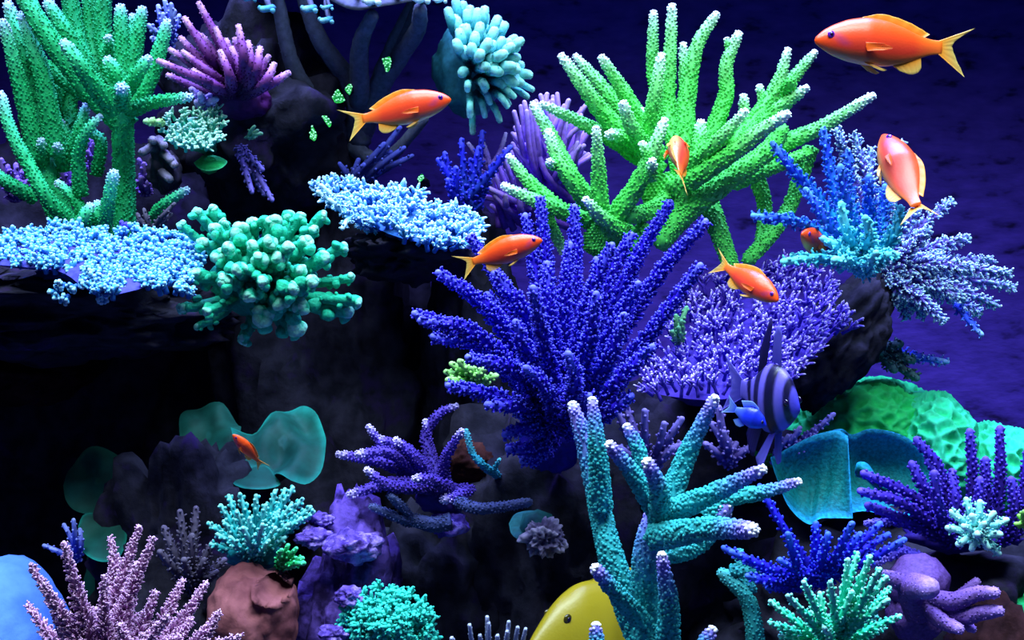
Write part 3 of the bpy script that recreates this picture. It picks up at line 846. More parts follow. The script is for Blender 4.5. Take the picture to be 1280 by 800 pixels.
# ------------------------------------------------------------------ blue-white table coral and the small blue bush above it
M = coral_mat('ice_blue_coral', (0, '162060'), (.35, '2864b4'), (.65, '50a8e4'), (1, 'd0f4ff'))
g = thing('table_coral', 'icy blue table coral of spiky branchlets below the swimming orange fish', 'coral', P(510, 315, .08), 'table corals')
poly = [(398, 236), (425, 224), (470, 235), (500, 238), (530, 250), (560, 262), (585, 272), (594, 285), (580, 300), (545, 308), (510, 296), (480, 280), (445, 268), (420, 252)]
for x, y in scatter(poly, 90, 8.0):
    d = .06 + (280 - y) * .0012
    v = np.array([(x - 500) * .009, -.5, .75]) + .25 * rng.randn(3)
    sprig(g, M, P(x, y + 8, d + .006), v, d, 17, 3.2, 10, 10, 2.3, ta=.25, name='branchlet', knobs=1, sides=5)
for t in [(398, 240), (402, 232), (428, 285), (412, 250)]:
    brush_branch(g, M, [(470, 288, .02), (440, 272, 0), t + (-.01,)], .06, 4, 3, 30, 7, 1.8)
slab(g, M, [(420, 250), (470, 246), (530, 262), (585, 282), (560, 304), (510, 300), (450, 275)], lambda x, y: .075 + (280 - y) * .0012, 8, 9, t_in=.05, t_out=.3)
blob_part(g, M, 515, 300, .11, 34, 18, 50, 32, .3, t=0.02, name='stem')

M = coral_mat('cobalt_coral', (0, '0e3448'), (.4, '142c90'), (.8, '1c1cc0'), (1, '4a50f0'))
g = thing('bushy_coral', 'small cobalt blue upright coral between the icy table and purple tentacles', 'coral', P(585, 268, .13), 'bushy corals')
for t in [(548, 200), (556, 192), (577, 175), (603, 165), (598, 185), (638, 184), (618, 205), (588, 200), (570, 210), (607, 220), (560, 225), (628, 195)]:
    dy = rng.uniform(-.03, .03)
    b = (585 + rng.randn() * 8, 262)
    brush_branch(g, M, [b + (0,), ((b[0] + t[0]) / 2, (b[1] + t[1]) / 2 + 3, dy * .7), t + (dy,)], .13, 5.5, 3.2, 34, 7, 2, knobs=0, ta=.1, tb=.9)
M_ = coral_mat('lilac_twig', (0, '3a2a80'), (.6, '7a60c0'), (1, 'c0b0f0'))
g = thing('branching_coral', 'thin lilac forked coral twig behind the small cobalt coral', 'coral', P(615, 230, .16))
for p in [[(612, 232), (612, 205), (602, 172)], [(612, 212), (625, 190), (632, 168)], [(608, 205), (595, 192), (586, 180)]]:
    stag_branch(g, M_, p, .16, 4, 2.4, ks=6, kr=1, kh=1)

# ------------------------------------------------------------------ small corals of the upper left
M = coral_mat('jade_tuft', (0, '1c6a5a'), (.5, '3fb090'), (1, 'c8f4e0'))
g = thing('bushy_coral', 'small jade green tuft coral with white rim under the magenta coral', 'coral', P(240, 190, .07), 'bushy corals')
poly = [(204, 160), (212, 145), (228, 138), (250, 136), (272, 138), (276, 155), (272, 172), (258, 182), (236, 186), (215, 178)]
for x, y in scatter(poly, 55, 7):
    v = np.array([(x - 240) * .02, -.7, .6]) + .2 * rng.randn(3)
    sprig(g, M, P(x, y + 5, .07 + (165 - y) * .001), v, .07, 11, 2.3, 5, 6, 1.8, ta=.3, knobs=0, sides=5)
slab(g, M, [(206, 165), (225, 150), (255, 148), (274, 158), (262, 180), (238, 186), (216, 178)], lambda x, y: .085 + (165 - y) * .001, 8, 10, t_in=.2, t_out=1)
blob_part(g, M, 250, 178, .12, 14, 12, 70, 40, .2, t=0, name='stem')

Mg = coral_mat('emerald_plate', (0, '0d7a44'), (.8, '18b060'), (1, '50e0a0'), nscale=500, bump=.6)
def small_plate(label, poly, y, k=.002, mat=Mg, thick=6, cat='coral', name='plate_coral', stem=None):
    cx = np.mean([p[0] for p in poly]); cy = np.mean([p[1] for p in poly])
    g = thing(name, label, cat, P(cx, max(p[1] for p in poly), y), 'plate corals')
    slab(g, mat, poly, lambda x, yy: y + (cy - yy) * k, thick, cx)
    mb = MB(); u = U(y)
    mb.tube(spline([P(cx, cy, y + .045), P(cx, cy + 2, y + .02), P(cx, cy, y + .003)], 6), np.linspace(14, 9, 6) * u, 8, 0, 0)
    mb.build('stem', mat, g)
    return g
small_plate('tiny emerald plate coral just under the jade tuft', [(242, 203), (252, 197), (270, 196), (284, 202), (276, 211), (258, 213), (247, 209)], .10)
small_plate('emerald plate coral edge showing beside the brownish rock', [(1222, 728), (1240, 722), (1290, 735), (1290, 765), (1258, 768), (1240, 752)], .05)

Mv = coral_mat('violet_polyp', (0, '2c1450'), (.5, '5a2aa0'), (1, 'a080e0'))
def tuft(label, b, tips, y, mat, r0=4, r1=2.5, n=16, L=5, tr=1.6, name='bushy_coral', dyr=.02, knobs=0, group='small tuft corals', tb=.9):
    g = thing(name, label, 'coral', P(b[0], b[1], y), group)
    for t in tips:
        dy = rng.uniform(-dyr, dyr * .3)
        brush_branch(g, mat, [b + (.01,), ((b[0] + t[0]) / 2 + rng.randn() * 2, (b[1] + t[1]) / 2 - 1, dy * .6), t + (dy,)], y, r0, r1, n, L, tr, knobs=knobs, tb=tb)
    return g
tuft('violet tuft coral left of the long curved green branch', (18, 250), [(2, 200), (10, 208), (20, 206), (28, 214), (35, 226), (8, 222), (22, 222)], .20, Mv, 5, 3, 22, 7, 2)
tuft('violet tuft coral seen between two green branches', (90, 250), [(78, 212), (86, 206), (94, 214), (98, 226), (84, 224)], .20, Mv, 5, 3, 20, 6, 2)
tuft('pinkish violet tuft coral right behind the thin dark green arm', (118, 210), [(112, 176), (117, 180), (122, 190), (110, 190)], .20, Mv, 5, 3, 16, 6, 2)
tuft('violet column coral beside the trunk of the sea green coral', (182, 242), [(174, 200), (180, 205), (186, 215), (176, 222), (184, 228)], .20, Mv, 5, 3, 18, 6, 2)
Mgp = coral_mat('grey_polyp', (0, '3a3548'), (.5, '3a3548'), (1, '9088a0'))
g = thing('mushroom_coral', 'dark grey coral with rounded pale caps beside the green trunk', 'coral', P(205, 235, .15))
for p in [[(205, 220), (195, 185), (178, 190)], [(205, 215), (198, 176), (205, 182)], [(210, 220), (204, 192), (213, 200)], [(210, 235), (202, 216), (212, 224)], [(210, 230), (212, 200), (218, 206)], [(205, 230), (192, 180), (192, 176)]]:
    stag_branch(g, Mgp, [q + (-.01 * i,) for i, q in enumerate(p)], .15, 7, 5, ks=9, kr=1, kh=.7)
blob_part(g, Mgp, 206, 215, .16, 20, 26, 30, 33, .25, t=.05)
Mbl = coral_mat('blue_polyp', (0, '1c2070'), (.5, '3a40c8'), (1, 'a0b0ff'))
tuft('blue polyp coral between the green branches and the magenta coral', (212, 60), [(198, 8), (206, 2), (214, 6), (218, 14), (204, 18), (186, 32), (190, 48), (224, 20)], .16, Mbl, 4, 3, 22, 5, 2)
tuft('lilac crust coral perched on top of the jade tuft', (255, 135), [(240, 112), (250, 118), (262, 120), (270, 124), (246, 128)], .10, coral_mat('lilac_crust', (0, '3c2470'), (.6, '6a50b8'), (1, 'b8a8f0')), 5, 4, 18, 4, 2)
tuft('tiny pale green sprig on the black outcrop', (310, 172), [(318, 158), (322, 163), (327, 167), (318, 172)], .10, coral_mat('pale_green_sprig', (0, '1c5040'), (1, '70b090')), 2.5, 2, 8, 3, 1.5)
tuft('dim purple bottlebrush coral hanging off the black outcrop', (300, 185), [(322, 225), (330, 243), (340, 250), (315, 240), (308, 215), (328, 212)], .12, coral_mat('slate_purple', (0, '3c3278'), (.6, '3c3278'), (1, '7468bc')), 5, 3, 30, 6, 1.8)
tuft('pale yellowish nub coral below the right arm of the green trunk', (200, 155), [(182, 152), (190, 150), (198, 152)], .07, coral_mat('yellow_nub', (0, '40602c'), (1, 'a0d890')), 4, 3.5, 8, 3, 2)
tuft('small royal blue sprig beside the tall green stick behind the table coral', (152, 292), [(152, 278), (158, 280), (163, 282)], .045, coral_mat('royal_sprig', (0, '2c1c90'), (1, '5a50e8')), 4, 3, 10, 4, 2)
Mds = coral_mat('dusky_sprig', (0, '3c384c'), (1, '5c5670'))
tuft('dusky grey sprig right of the thin green arm', (190, 290), [(218, 255), (214, 268), (172, 268), (180, 262)], .07, Mds, 3.5, 2.5, 14, 4, 1.6)

# green sparks on the dark pillar
Me = coral_mat('spark_green_coral', (0, '128a28'), (.6, '34d850'), (1, 'a4fca8'), nscale=600)
for lab, pts in [('larger bright green crust coral left of the swimming orange fish', [(415, 122), (422, 112), (428, 120), (431, 126), (420, 128)]),
                 ('smaller bright green crust coral touching its larger twin', [(431, 112), (436, 106), (440, 108), (437, 118)]),
                 ('bright green crust coral over the back of the orange fish', [(478, 75), (488, 72), (488, 84), (483, 90)]),
                 ('bright green drop of crust coral low on the pillar', [(387, 172), (390, 158), (396, 168), (393, 175)]),
                 ('thin green streak of crust coral beside the orange tail', [(403, 146), (407, 145), (414, 154), (411, 158)]),
                 ('lone green dot of crust coral above the icy table coral', [(522, 224), (527, 219), (530, 222), (525, 227)])]:
    cx = np.mean([p[0] for p in pts]); cy = np.mean([p[1] for p in pts])
    g = thing('crust_coral', lab, 'coral', P(cx, cy, .14), 'green crust corals')
    slab(g, Me, pts, lambda x, y: .135 + (y - cy) * .0003, 5, cx, t_in=.3, t_out=.6, name='crust')
    mb = MB(); u = U(.135)
    q = np.array([P(*p, .131) for p in scatter(pts, 14, 2.4)])
    mb.inst(PROF_BLOB, q, np.array([0, -1, .3]) + .3 * rng.randn(len(q), 3), 1.5 * u, 2.4 * u, .5, 1, 6)
    mb.build('polyps', Me, g)
    mb = MB(); mb.tube(spline([P(cx + 4, cy + 6, .27), P(cx, cy, .14)], 5), np.linspace(9, 4, 5) * u, 7, 0, 0); mb.build('stalk', RK, g)

Mdb = coral_mat('slate_blue_twig', (0, '343a80'), (.6, '343a80'), (1, '5058c4'))
tuft('dim blue twiggy coral in the shade above the icy table coral', (440, 235), [(418, 222), (448, 200), (455, 206), (488, 190), (505, 185), (500, 160), (515, 195), (475, 215), (425, 205), (480, 180)], .18, Mdb, 6, 3, 14, 5, 2)

# ------------------------------------------------------------------ right-hand lower corals
MOUNDS = []
def honeycomb(name, label, px, py, y, rx, ry, rd, mat, seed, cell=.0105, group=None):
    """mound with raised honeycomb ridges"""
    u = U(y)
    g = thing(name, label, 'coral', P(px, py + ry, y), group)
    V, Fc = ico(6)
    R = np.array([rx * u, rd, ry * u]); T = []
    Q = []
    for v in V:
        p = v * R
        big = 1 + .12 * noise.noise(Vector(v) * 2 + Vector((seed, 0, 0)))
        d, _ = noise.voronoi(Vector(p) / cell + Vector((seed, 0, 0)), distance_metric='DISTANCE')
        e = min(1.0, (d[1] - d[0]) * 1.4)
        ridge = (1 - e) ** 1.5
        fine = noise.noise(Vector(p) * 420)
        Q.append(p * big + v * (ridge * .0062 - .003 + fine * .001))
        T.append(.25 + .75 * ridge)
    mb = MB(); mb.add(settle(np.array(Q) + P(px, py, y), Fc, MOUNDS), Fc, T)
    mb.build('ridged_crust', mat, g)
    return g
Mh = coral_mat('green_honeycomb', (0, '1ecc68'), (.5, '1ecc68'), (1, '2cdc7c'), nscale=120)
Mh2 = coral_mat('aqua_honeycomb', (0, '2cdc9c'), (.5, '2cdc9c'), (1, '3ce8ac'), nscale=120)
honeycomb('honeycomb_coral', 'big green honeycomb mound behind the teal cup coral', 1085, 540, .21, 100, 64, .05, Mh, 3, group='honeycomb corals')
honeycomb('honeycomb_coral', 'bright aqua green lobe where the honeycomb mound slopes down', 1165, 565, .18, 48, 72, .045, Mh2, 5, group='honeycomb corals')
honeycomb('honeycomb_coral', 'small aqua honeycomb coral behind the dark purple arms', 1245, 590, .19, 52, 58, .045, Mh2, 9, cell=.011, group='honeycomb corals')

def cup(g, mat, outline_top, outline_bot, y, dpt, name='cup', nt=10, wave=3, t_of=None):
    """curved sheet between a rear/top outline and a front/bottom outline, bulging towards the viewer"""
    n = 40
    A = spline(np.array(outline_top, float), n); B = spline(np.array(outline_bot, float), n)
    V, T = [], []
    for s in (0, 1):
        for i in range(nt + 1):
            f = i / nt
            for k in range(n):
                x = A[k][0] * (1 - f) + B[k][0] * f; yy = A[k][1] * (1 - f) + B[k][1] * f
                e = math.sin(math.pi * k / (n - 1)) * math.sin(math.pi * min(1, f * .98))
                yd = y + dpt * (1 - f) * .6 + dpt * .9 * e + wave * U(y) * math.sin(k * .9 + i * .15) * (.3 + f * .4)
                V.append(P(x, yy, yd + s * .0035))
                T.append(max(f ** 7, .8 * (1 - f) ** 3, abs(2 * k / (n - 1) - 1) ** 12))
    n1 = (nt + 1) * n; Fc = []
    for s in (0, 1):
        for i in range(nt):
            for k in range(n - 1):
                a = s * n1 + i * n + k; tr = [(a, a + n, a + n + 1), (a, a + n + 1, a + 1)]
                Fc += tr if s == 0 else [t[::-1] for t in tr]
    for i in range(nt):
        for k in (0, n - 1):
            a = i * n + k; Fc += [(a, a + n, n1 + a + n), (a, n1 + a + n, n1 + a)]
    for k in range(n - 1):
        for b in (0, nt * n):
            a = b + k; Fc += [(a, a + 1, n1 + a + 1), (a, n1 + a + 1, n1 + a)]
    mb = MB(); mb.add(V, Fc, T)
    return mb.build(name, mat, g)

Mc = coral_mat('teal_cup', (0, '0c807c'), (.5, '0e88a0'), (1, '28b8ff'), nscale=420, var=.45, bump=.5, hues=True)
g = thing('cup_coral', 'teal cup coral with glowing blue rim below the green honeycomb mound', 'coral', P(1060, 655, .1), 'cup corals')
cup(g, Mc, [(963, 572), (985, 560), (1015, 545), (1045, 538), (1060, 545)], [(968, 590), (985, 632), (1010, 655), (1028, 648), (1066, 648)], .06, .02, 'front_leaf')
cup(g, Mc, [(1020, 545), (1050, 536), (1065, 543), (1090, 536), (1130, 545), (1165, 572), (1172, 590)], [(1015, 640), (1040, 648), (1070, 640), (1090, 640), (1120, 650), (1145, 640), (1160, 620)], .09, .03, 'rear_leaf')
cup(g, Mc, [(1068, 590), (1072, 578), (1085, 580), (1100, 600), (1120, 612)], [(1070, 596), (1082, 600), (1095, 612), (1105, 620), (1118, 622)], .05, -.015, 'curled_lip', nt=5, wave=1)

M = coral_mat('indigo_purple_coral', (0, '12083c'), (.5, '28147c'), (.8, '3c24b0'), (1, '6450e8'))
g = thing('bushy_coral', 'dark purple bushy coral with upright arms before the small aqua honeycomb', 'coral', P(1190, 680, .02), 'bushy corals')
for p in [[(1190, 670, .01), (1175, 590, 0), (1146, 550, 0)], [(1210, 660, .01), (1216, 600, .01), (1212, 540, .01)], [(1240, 660, .01), (1250, 600, .01), (1250, 536, .01)], [(1190, 670, 0), (1140, 620, -.02), (1080, 592, -.03)],
          [(1185, 670, 0), (1130, 630, -.03), (1076, 614, -.04)], [(1190, 670), (1155, 610, -.01), (1140, 580, -.01)], [(1195, 670), (1175, 600, .0), (1160, 575, .0)], [(1190, 680), (1175, 640, -.03), (1168, 592, -.04)],
          [(1230, 670), (1232, 610, .0), (1232, 575, 0)], [(1265, 680), (1280, 620, 0), (1284, 565, 0)], [(1200, 680), (1130, 650, -.02), (1085, 632, -.03)], [(1250, 680), (1268, 640, -.01), (1264, 600, -.01)], [(1200, 680), (1195, 630, -.01), (1190, 590, 0)], [(1215, 680), (1222, 640, -.01), (1225, 600, -.01)]]:
    q = [t if len(t) > 2 else t + (0,) for t in p]
    brush_branch(g, M, q, .02, 8, 5, 110, 6, 2.0, up=1.3, knobs=0)
blob_part(g, M, 1195, 668, .04, 62, 22, 50, 34, .25, t=0)

M = coral_mat('pale_aqua_tuft', (0, '148098'), (.5, '34c0c4'), (1, 'b8fff0'))
g = thing('bushy_coral', 'pale aqua stubby coral sitting below the dark purple arms', 'coral', P(1222, 690, -.02), 'bushy corals')
for t in [(1190, 640), (1208, 625), (1225, 628), (1242, 642), (1258, 650), (1185, 660), (1250, 668), (1198, 680), (1215, 686), (1235, 684), (1248, 692), (1215, 645), (1230, 655), (1205, 658), (1222, 668)]:
    dy = -.03 * (1 - min(1, math.hypot(t[0] - 1222, t[1] - 660) / 40)) - .005
    brush_branch(g, M, [(1222, 666, .02), ((1222 + t[0]) / 2, (666 + t[1]) / 2, dy * .7), t + (dy,)], -.02, 5.5, 4, 34, 6, 2.0, knobs=1)
tuft('small yellow green tuft right of the pale aqua coral', (1285, 660), [(1274, 645), (1270, 655), (1280, 640)], .0, coral_mat('yellow_green', (0, '2c6a20'), (1, '90d860')), 4, 3, 14, 4, 2)

M = coral_mat('royal_blue_low', (0, '0c0850'), (.5, '1a14a8'), (.8, '2420dc'), (1, '4c74ff'))
g = thing('bushy_coral', 'low royal blue spreading coral behind the aqua green spiky coral', 'coral', P(1020, 720, -.03), 'bushy corals')
for t in [(950, 608), (905, 685), (915, 690), (935, 720), (960, 735), (1035, 668), (1075, 668), (1110, 668), (1130, 675), (1060, 690), (985, 668), (1000, 690), (1090, 690), (1020, 655), (975, 700), (1045, 705), (1010, 715), (930, 700), (1065, 655), (1100, 655)]:
    dy = rng.uniform(-.04, .03)
    b = (1015 + rng.randn() * 12, 725)
    brush_branch(g, M, [b + (.01,), ((b[0] + t[0]) / 2, (b[1] + t[1]) / 2 + 4, dy * .6), t + (dy,)], -.03, 6.5, 4, 64, 7, 2.0, knobs=0)
Mpr = coral_mat('violet_stick', (0, '2c2080'), (.6, '4a3cb8'), (1, '8a7ae8'))
g = thing('finger_coral', 'two dim violet coral sticks lying under the dark purple bush', 'coral', P(1110, 705, .0), 'finger corals')
stag_branch(g, Mpr, [(1150, 700, .0), (1120, 690, -.01), (1092, 702, -.02)], .0, 9, 7)
stag_branch(g, Mpr, [(1150, 660, .02), (1120, 652, .01), (1085, 654, .0)], .0, 6, 4)

M = coral_mat('aqua_green_spikes', (0, '0a7a60'), (.4, '12b88c'), (.8, '34dcb0'), (1, 'a0f8f0'))
g = thing('bushy_coral', 'bright aqua green spiky coral at the foot of the low royal blue coral', 'coral', P(1040, 820, -.1), 'bushy corals')
for t in [(963, 752), (962, 778), (985, 745), (1005, 728), (1008, 735), (1025, 742), (1038, 728), (1060, 700), (1072, 692), (1088, 696), (1100, 712), (1108, 722), (1112, 735), (1110, 750), (1125, 770), (1105, 785), (1045, 760), (1065, 740), (1080, 720), (1015, 765), (990, 775), (1085, 755), (1060, 775), (1095, 770), (1030, 785), (975, 795)]:
    b = (1040 + rng.randn() * 6, 810 + rng.randn() * 5)
    dy = rng.uniform(-.05, .03)
    ln = math.hypot(b[0] - t[0], b[1] - t[1])
    brush_branch(g, M, [b + (.02,), ((b[0] + t[0]) / 2, (b[1] + t[1]) / 2 - 2, dy * .6), t + (dy,)], -.1, 6, 3.2, int(26 + ln * .6), 8, 2.0, up=1.5, knobs=0)
blob_part(g, M, 1040, 818, -.09, 50, 24, 40, 35, .2, t=0)

M = coral_mat('mauve_finger', (0, '38225c'), (.5, '664694'), (.85, '8a64bc'), (1, 'a884e0'), nscale=500, bump=.3)
g = thing('finger_coral', 'mauve purple coral with thick smooth fingers right of the aqua green spikes', 'coral', P(1165, 800, -.04), 'finger corals')
for p, a, b in [([(1150, 745, 0), (1190, 752, -.02), (1222, 742, -.03), (1243, 741, -.04)], 13, 7), ([(1160, 755, 0), (1200, 770, -.02), (1225, 766, -.03), (1248, 764, -.04)], 13, 7),
                ([(1155, 750, 0), (1175, 775, -.02), (1198, 786, -.03)], 13, 7), ([(1190, 770, -.01), (1215, 786, -.02)], 9, 5), ([(1150, 740, 0), (1120, 725, -.01), (1108, 718, -.01)], 14, 6), ([(1195, 750, .01), (1220, 728, .01)], 8, 6),
                ([(1150, 765, .0), (1140, 735, -.01), (1160, 735, -.03)], 20, 14)]:
    stag_branch(g, M, p, -.04, a, b, ks=6, kr=1.5, kh=1.3)
mb = MB(); lump(mb, P(1148, 728, -.02), (36 * U(0), .018, 34 * U(0)), 61, .12, 1.2, ICO4, .1, .5, tilt=.5); mb.build('fan', M, g)
blob_part(g, M, 1145, 770, -.02, 34, 34, 30, 36, .2, t=.1)

# purple tufts around the striped fish
M = coral_mat('dusky_violet', (0, '241850'), (.5, '4a3a94'), (1, '9080e0'))
tuft('dusky violet spread coral between the teal arms and the striped fish', (810, 590), [(806, 514), (790, 545), (830, 530), (852, 524), (850, 555), (775, 560), (770, 510), (782, 505), (840, 560), (825, 575)], .03, M, 6, 4, 32, 6, 2, group='bushy corals')
tuft('violet coral prongs right beside the lilac tip of the tallest teal arm', (910, 580), [(899, 510), (905, 540), (882, 555), (920, 555), (935, 560), (890, 530)], .04, M, 7, 4, 26, 6, 2, group='bushy corals')
tuft('violet feathery coral arm under the striped fish', (970, 580), [(1042, 518), (1020, 545), (1005, 560), (985, 545), (1000, 535), (1035, 525)], .09, coral_mat('bright_violet', (0, '2a1c70'), (.5, '5040b8'), (1, 'a89cff')), 5, 3, 34, 6, 2, group='bushy corals')
tuft('green fringe coral peeping out over the cup coral', (968, 580), [(944, 566), (955, 568), (975, 562), (985, 566)], .11, coral_mat('fringe_green', (0, '0c5a24'), (1, '28b050')), 5, 3, 14, 5, 2)
tuft('yellow green coral tucked behind the deep blue arms', (600, 480), [(558, 465), (565, 455), (575, 452), (560, 475), (590, 460), (605, 462), (620, 470), (580, 478), (610, 478)], .05, coral_mat('lime', (0, '2f7a20'), (.6, '60c048'), (1, 'b0f090')), 5, 4, 26, 5, 2.4)
tuft('pale lime sprig between the deep blue and violet corals', (850, 430), [(845, 395), (852, 402), (840, 415), (858, 385), (848, 410)], .05, coral_mat('dim_lime', (0, '1f4a30'), (1, '60a878')), 4, 3, 16, 4, 2)
tuft('small teal sprig just under the tiny half hidden reddish fish', (1000, 330), [(990, 318), (1002, 316)], .14, coral_mat('teal_spr', (0, '0f5a60'), (1, '40b0b8')), 4, 3, 10, 4, 2)

# ------------------------------------------------------------------ lower middle
M = coral_mat('purple_lavender', (0, '1c1048'), (.5, '3c2888'), (.9, '6048c4'), (1, 'd0c0ff'))
K = crop(380, 480, 2.5)
g = thing('finger_coral', 'purple finger coral spreading low left of the deep blue bush', 'coral', P(540, 670, .03), 'finger corals')
for p, a, b in [([(420, 330, 0), (300, 270, 0), (205, 138, 0)], 26, 12), ([(420, 330, 0), (260, 250, -.02), (112, 220, -.03)], 28, 12), ([(400, 330, 0), (280, 220, -.03), (172, 218, -.04)], 26, 13),
                ([(430, 340, 0), (350, 240, -.02), (290, 178, -.03)], 28, 12), ([(430, 340, 0), (330, 210, .0), (235, 172, .0)], 28, 12), ([(440, 340, 0), (380, 180, .02), (420, 95, .02), (472, 70, .02)], 24, 11),
                ([(440, 340, 0), (440, 240, -.01), (490, 150, -.02)], 26, 11), ([(450, 330, -.01), (280, 310, -.03), (145, 345, -.04)], 30, 12), ([(460, 330, -.02), (400, 300, -.04), (350, 295, -.05)], 24, 12),
                ([(400, 320, -.02), (270, 320, -.05), (200, 272, -.06)], 24, 12), ([(440, 340, 0), (520, 330, -.01), (440, 360, -.03)], 22, 16), ([(440, 320, .01), (400, 220, .02), (380, 120, .02)], 22, 10)]:
    stag_branch(g, M, K(p), .03, a / 3.3, b / 3.0, ks=4.2, kr=1.7, kh=2.6, lean=.5)
blob_part(g, M, 552, 622, .04, 34, 20, 30, 37, .2, t=.05)
Mbr = rock_mat('russet_rock', '2a1518', '54302c', '3a2030', .62)
rock('russet rock knob behind the purple finger coral', 590, 575, .10, 36, 30, .03, Mbr, 17, amp=.15)
M = coral_mat('slate_arm', (0, '364074'), (.6, '364074'), (1, '5a6498'))
g = thing('branching_coral', 'dim slate blue coral arm under the purple finger coral', 'coral', P(570, 690, .02))
for p, a, b in [([(330, 430, 0), (300, 420, -.01), (215, 385, -.02)], 18, 12), ([(330, 430, 0), (310, 390, -.01), (270, 350, -.02)], 18, 12), ([(480, 370, 0), (560, 390, -.01), (700, 370, .0)], 20, 14), ([(460, 430, 0), (400, 440, 0), (330, 420, 0)], 26, 20)]:
    stag_branch(g, M, K(p), .0, a / 2.5, b / 2.5, ks=4.5, kr=1.4, kh=1.8)
Mlr = rock_mat('lavender_crust', '3a2890', '6a50c8', '8a78e8', .5, 60)
rock('small lavender crusted rock lump under the purple finger coral', 562, 655, .03, 24, 16, .02, Mlr, 18, amp=.3, icos=ICO4)
M = coral_mat('turq_twig', (0, '145060'), (.7, '2890a8'), (1, '68d0e0'))
g = thing('branching_coral', 'thin turquoise curved twig before the russet rock', 'coral', P(622, 592, .03))
stag_branch(g, M, [(622, 594, .03), (604, 582, 0), (590, 565, 0), (583, 540, 0)], .02, 4.5, 3, ks=4, kr=1.4, kh=2)
stag_branch(g, M, [(616, 590, .01), (624, 575, 0)], .02, 3, 2, ks=4, kr=1.2, kh=1.6)
g = thing('mushroom_coral', 'crumpled grey lilac mushroom coral with teal collar in the dark hollow', 'coral', P(675, 690, .0))
Mt_ = coral_mat('teal_collar', (0, '175058'), (1, '1f6068'))
slab(g, Mt_, [(636, 655), (645, 642), (668, 638), (690, 645), (698, 660), (680, 672), (655, 676), (640, 668)], lambda x, y: .02 - (y - 655) * .001, 8, 2, name='collar')
mb = MB(); lump(mb, P(680, 672, -.01), (24 * U(0), .012, 22 * U(0)), 44, .5, 1.9, ICO5); mb.build('crumpled_cap', coral_mat('grey_lilac', (0, '28243c'), (.5, '585078'), (1, 'a8a0c8'), nscale=300), g)
mb = MB(); mb.tube(spline([P(670, 665, .07), P(672, 662, .04), P(672, 660, .012)], 6), .012, 8, 0, 0); mb.build('stem', Mt_, g)

M = coral_mat('turquoise_clump', (0, '06564e'), (.5, '0ca494'), (1, '48ecd8'))
g = thing('bushy_coral', 'turquoise frilly clump coral below the violet crusted rock', 'coral', P(485, 810, -.05), 'bushy corals')
poly = [(432, 780), (440, 762), (452, 745), (475, 736), (505, 738), (522, 748), (536, 770), (540, 800), (520, 812), (450, 812)]
for x, y in scatter(poly, 60, 9):
    v = np.array([(x - 486) * .02, -.8, (775 - y) * .012 + .45]) + .2 * rng.randn(3)
    d = -.05 - .025 * (1 - min(1, math.hypot((x - 486) / 55, (y - 778) / 42)))
    sprig(g, M, P(x, y + 4, d + .01), v, d, 13, 4, 9, 8, 2.6, ta=.2, knobs=1)
blob_part(g, M, 486, 790, -.035, 48, 40, 40, 38, .15, t=0)

M = coral_mat('thin_pale_tip', (0, '1c2838'), (.5, '34485c'), (1, 'c0c8f0'))
g = thing('branching_coral', 'row of thin slate coral stems with pale tips in the bottom gap', 'coral', P(615, 840, -.05))
for t in [(565, 798), (587, 782), (609, 772), (611, 780), (636, 778), (634, 790), (647, 785), (657, 787), (600, 795), (622, 795)]:
    b = (614 + (t[0] - 614) * .4, 845)
    stag_branch(g, M, [b + (0,), ((b[0] + t[0]) / 2 + (t[0] - 614) * .12, 815, -.01), t + (-.02,)], -.05, 4, 2.4, ks=6, kr=1, kh=.8)

# ------------------------------------------------------------------ lower left
M = coral_mat('teal_bush', (0, '0a4450'), (.4, '168c98'), (.75, '2cbcc0'), (1, '98f4f0'))
K = crop(0, 480, 2.5)
g = thing('bushy_coral', 'teal spiky bush coral on top of the pinkish rock', 'coral', P(322, 710, -.02), 'bushy corals')
for cx, cy in [(652, 435), (660, 500), (690, 380), (715, 350), (750, 345), (800, 350), (860, 335), (890, 330), (915, 325), (945, 360), (970, 385), (980, 400), (940, 420), (700, 430), (740, 400), (780, 420), (830, 380), (870, 400), (910, 380), (680, 470), (720, 480), (760, 450), (820, 440), (860, 450), (900, 440), (790, 490), (690, 510), (840, 490), (890, 480), (740, 510)]:
    x, y = cx / 2.5, 480 + cy / 2.5
    b = (318 + rng.randn() * 5, 698)
    rad = min(1, math.hypot((x - 320) / 65, (y - 655) / 45))
    dy = -.045 * (1 - rad) + rng.uniform(-.008, .015)
    ln = math.hypot(b[0] - x, b[1] - y)
    brush_branch(g, M, [b + (.005,), ((b[0] + x) / 2, (b[1] + y) / 2, dy * .7), (x, y, dy)], -.02, 5, 2.8, int(14 + ln * .4), 9, 2.1, up=1.2, knobs=0)
blob_part(g, M, 318, 694, -.01, 34, 18, 30, 39, .2, t=0)
tuft('small emerald fringe coral at the right foot of the teal bush', (350, 708), [(352, 688), (360, 682), (370, 686), (378, 698), (380, 704), (368, 708), (360, 696), (370, 698)], -.035, Mg, 4, 3, 22, 5, 1.8)

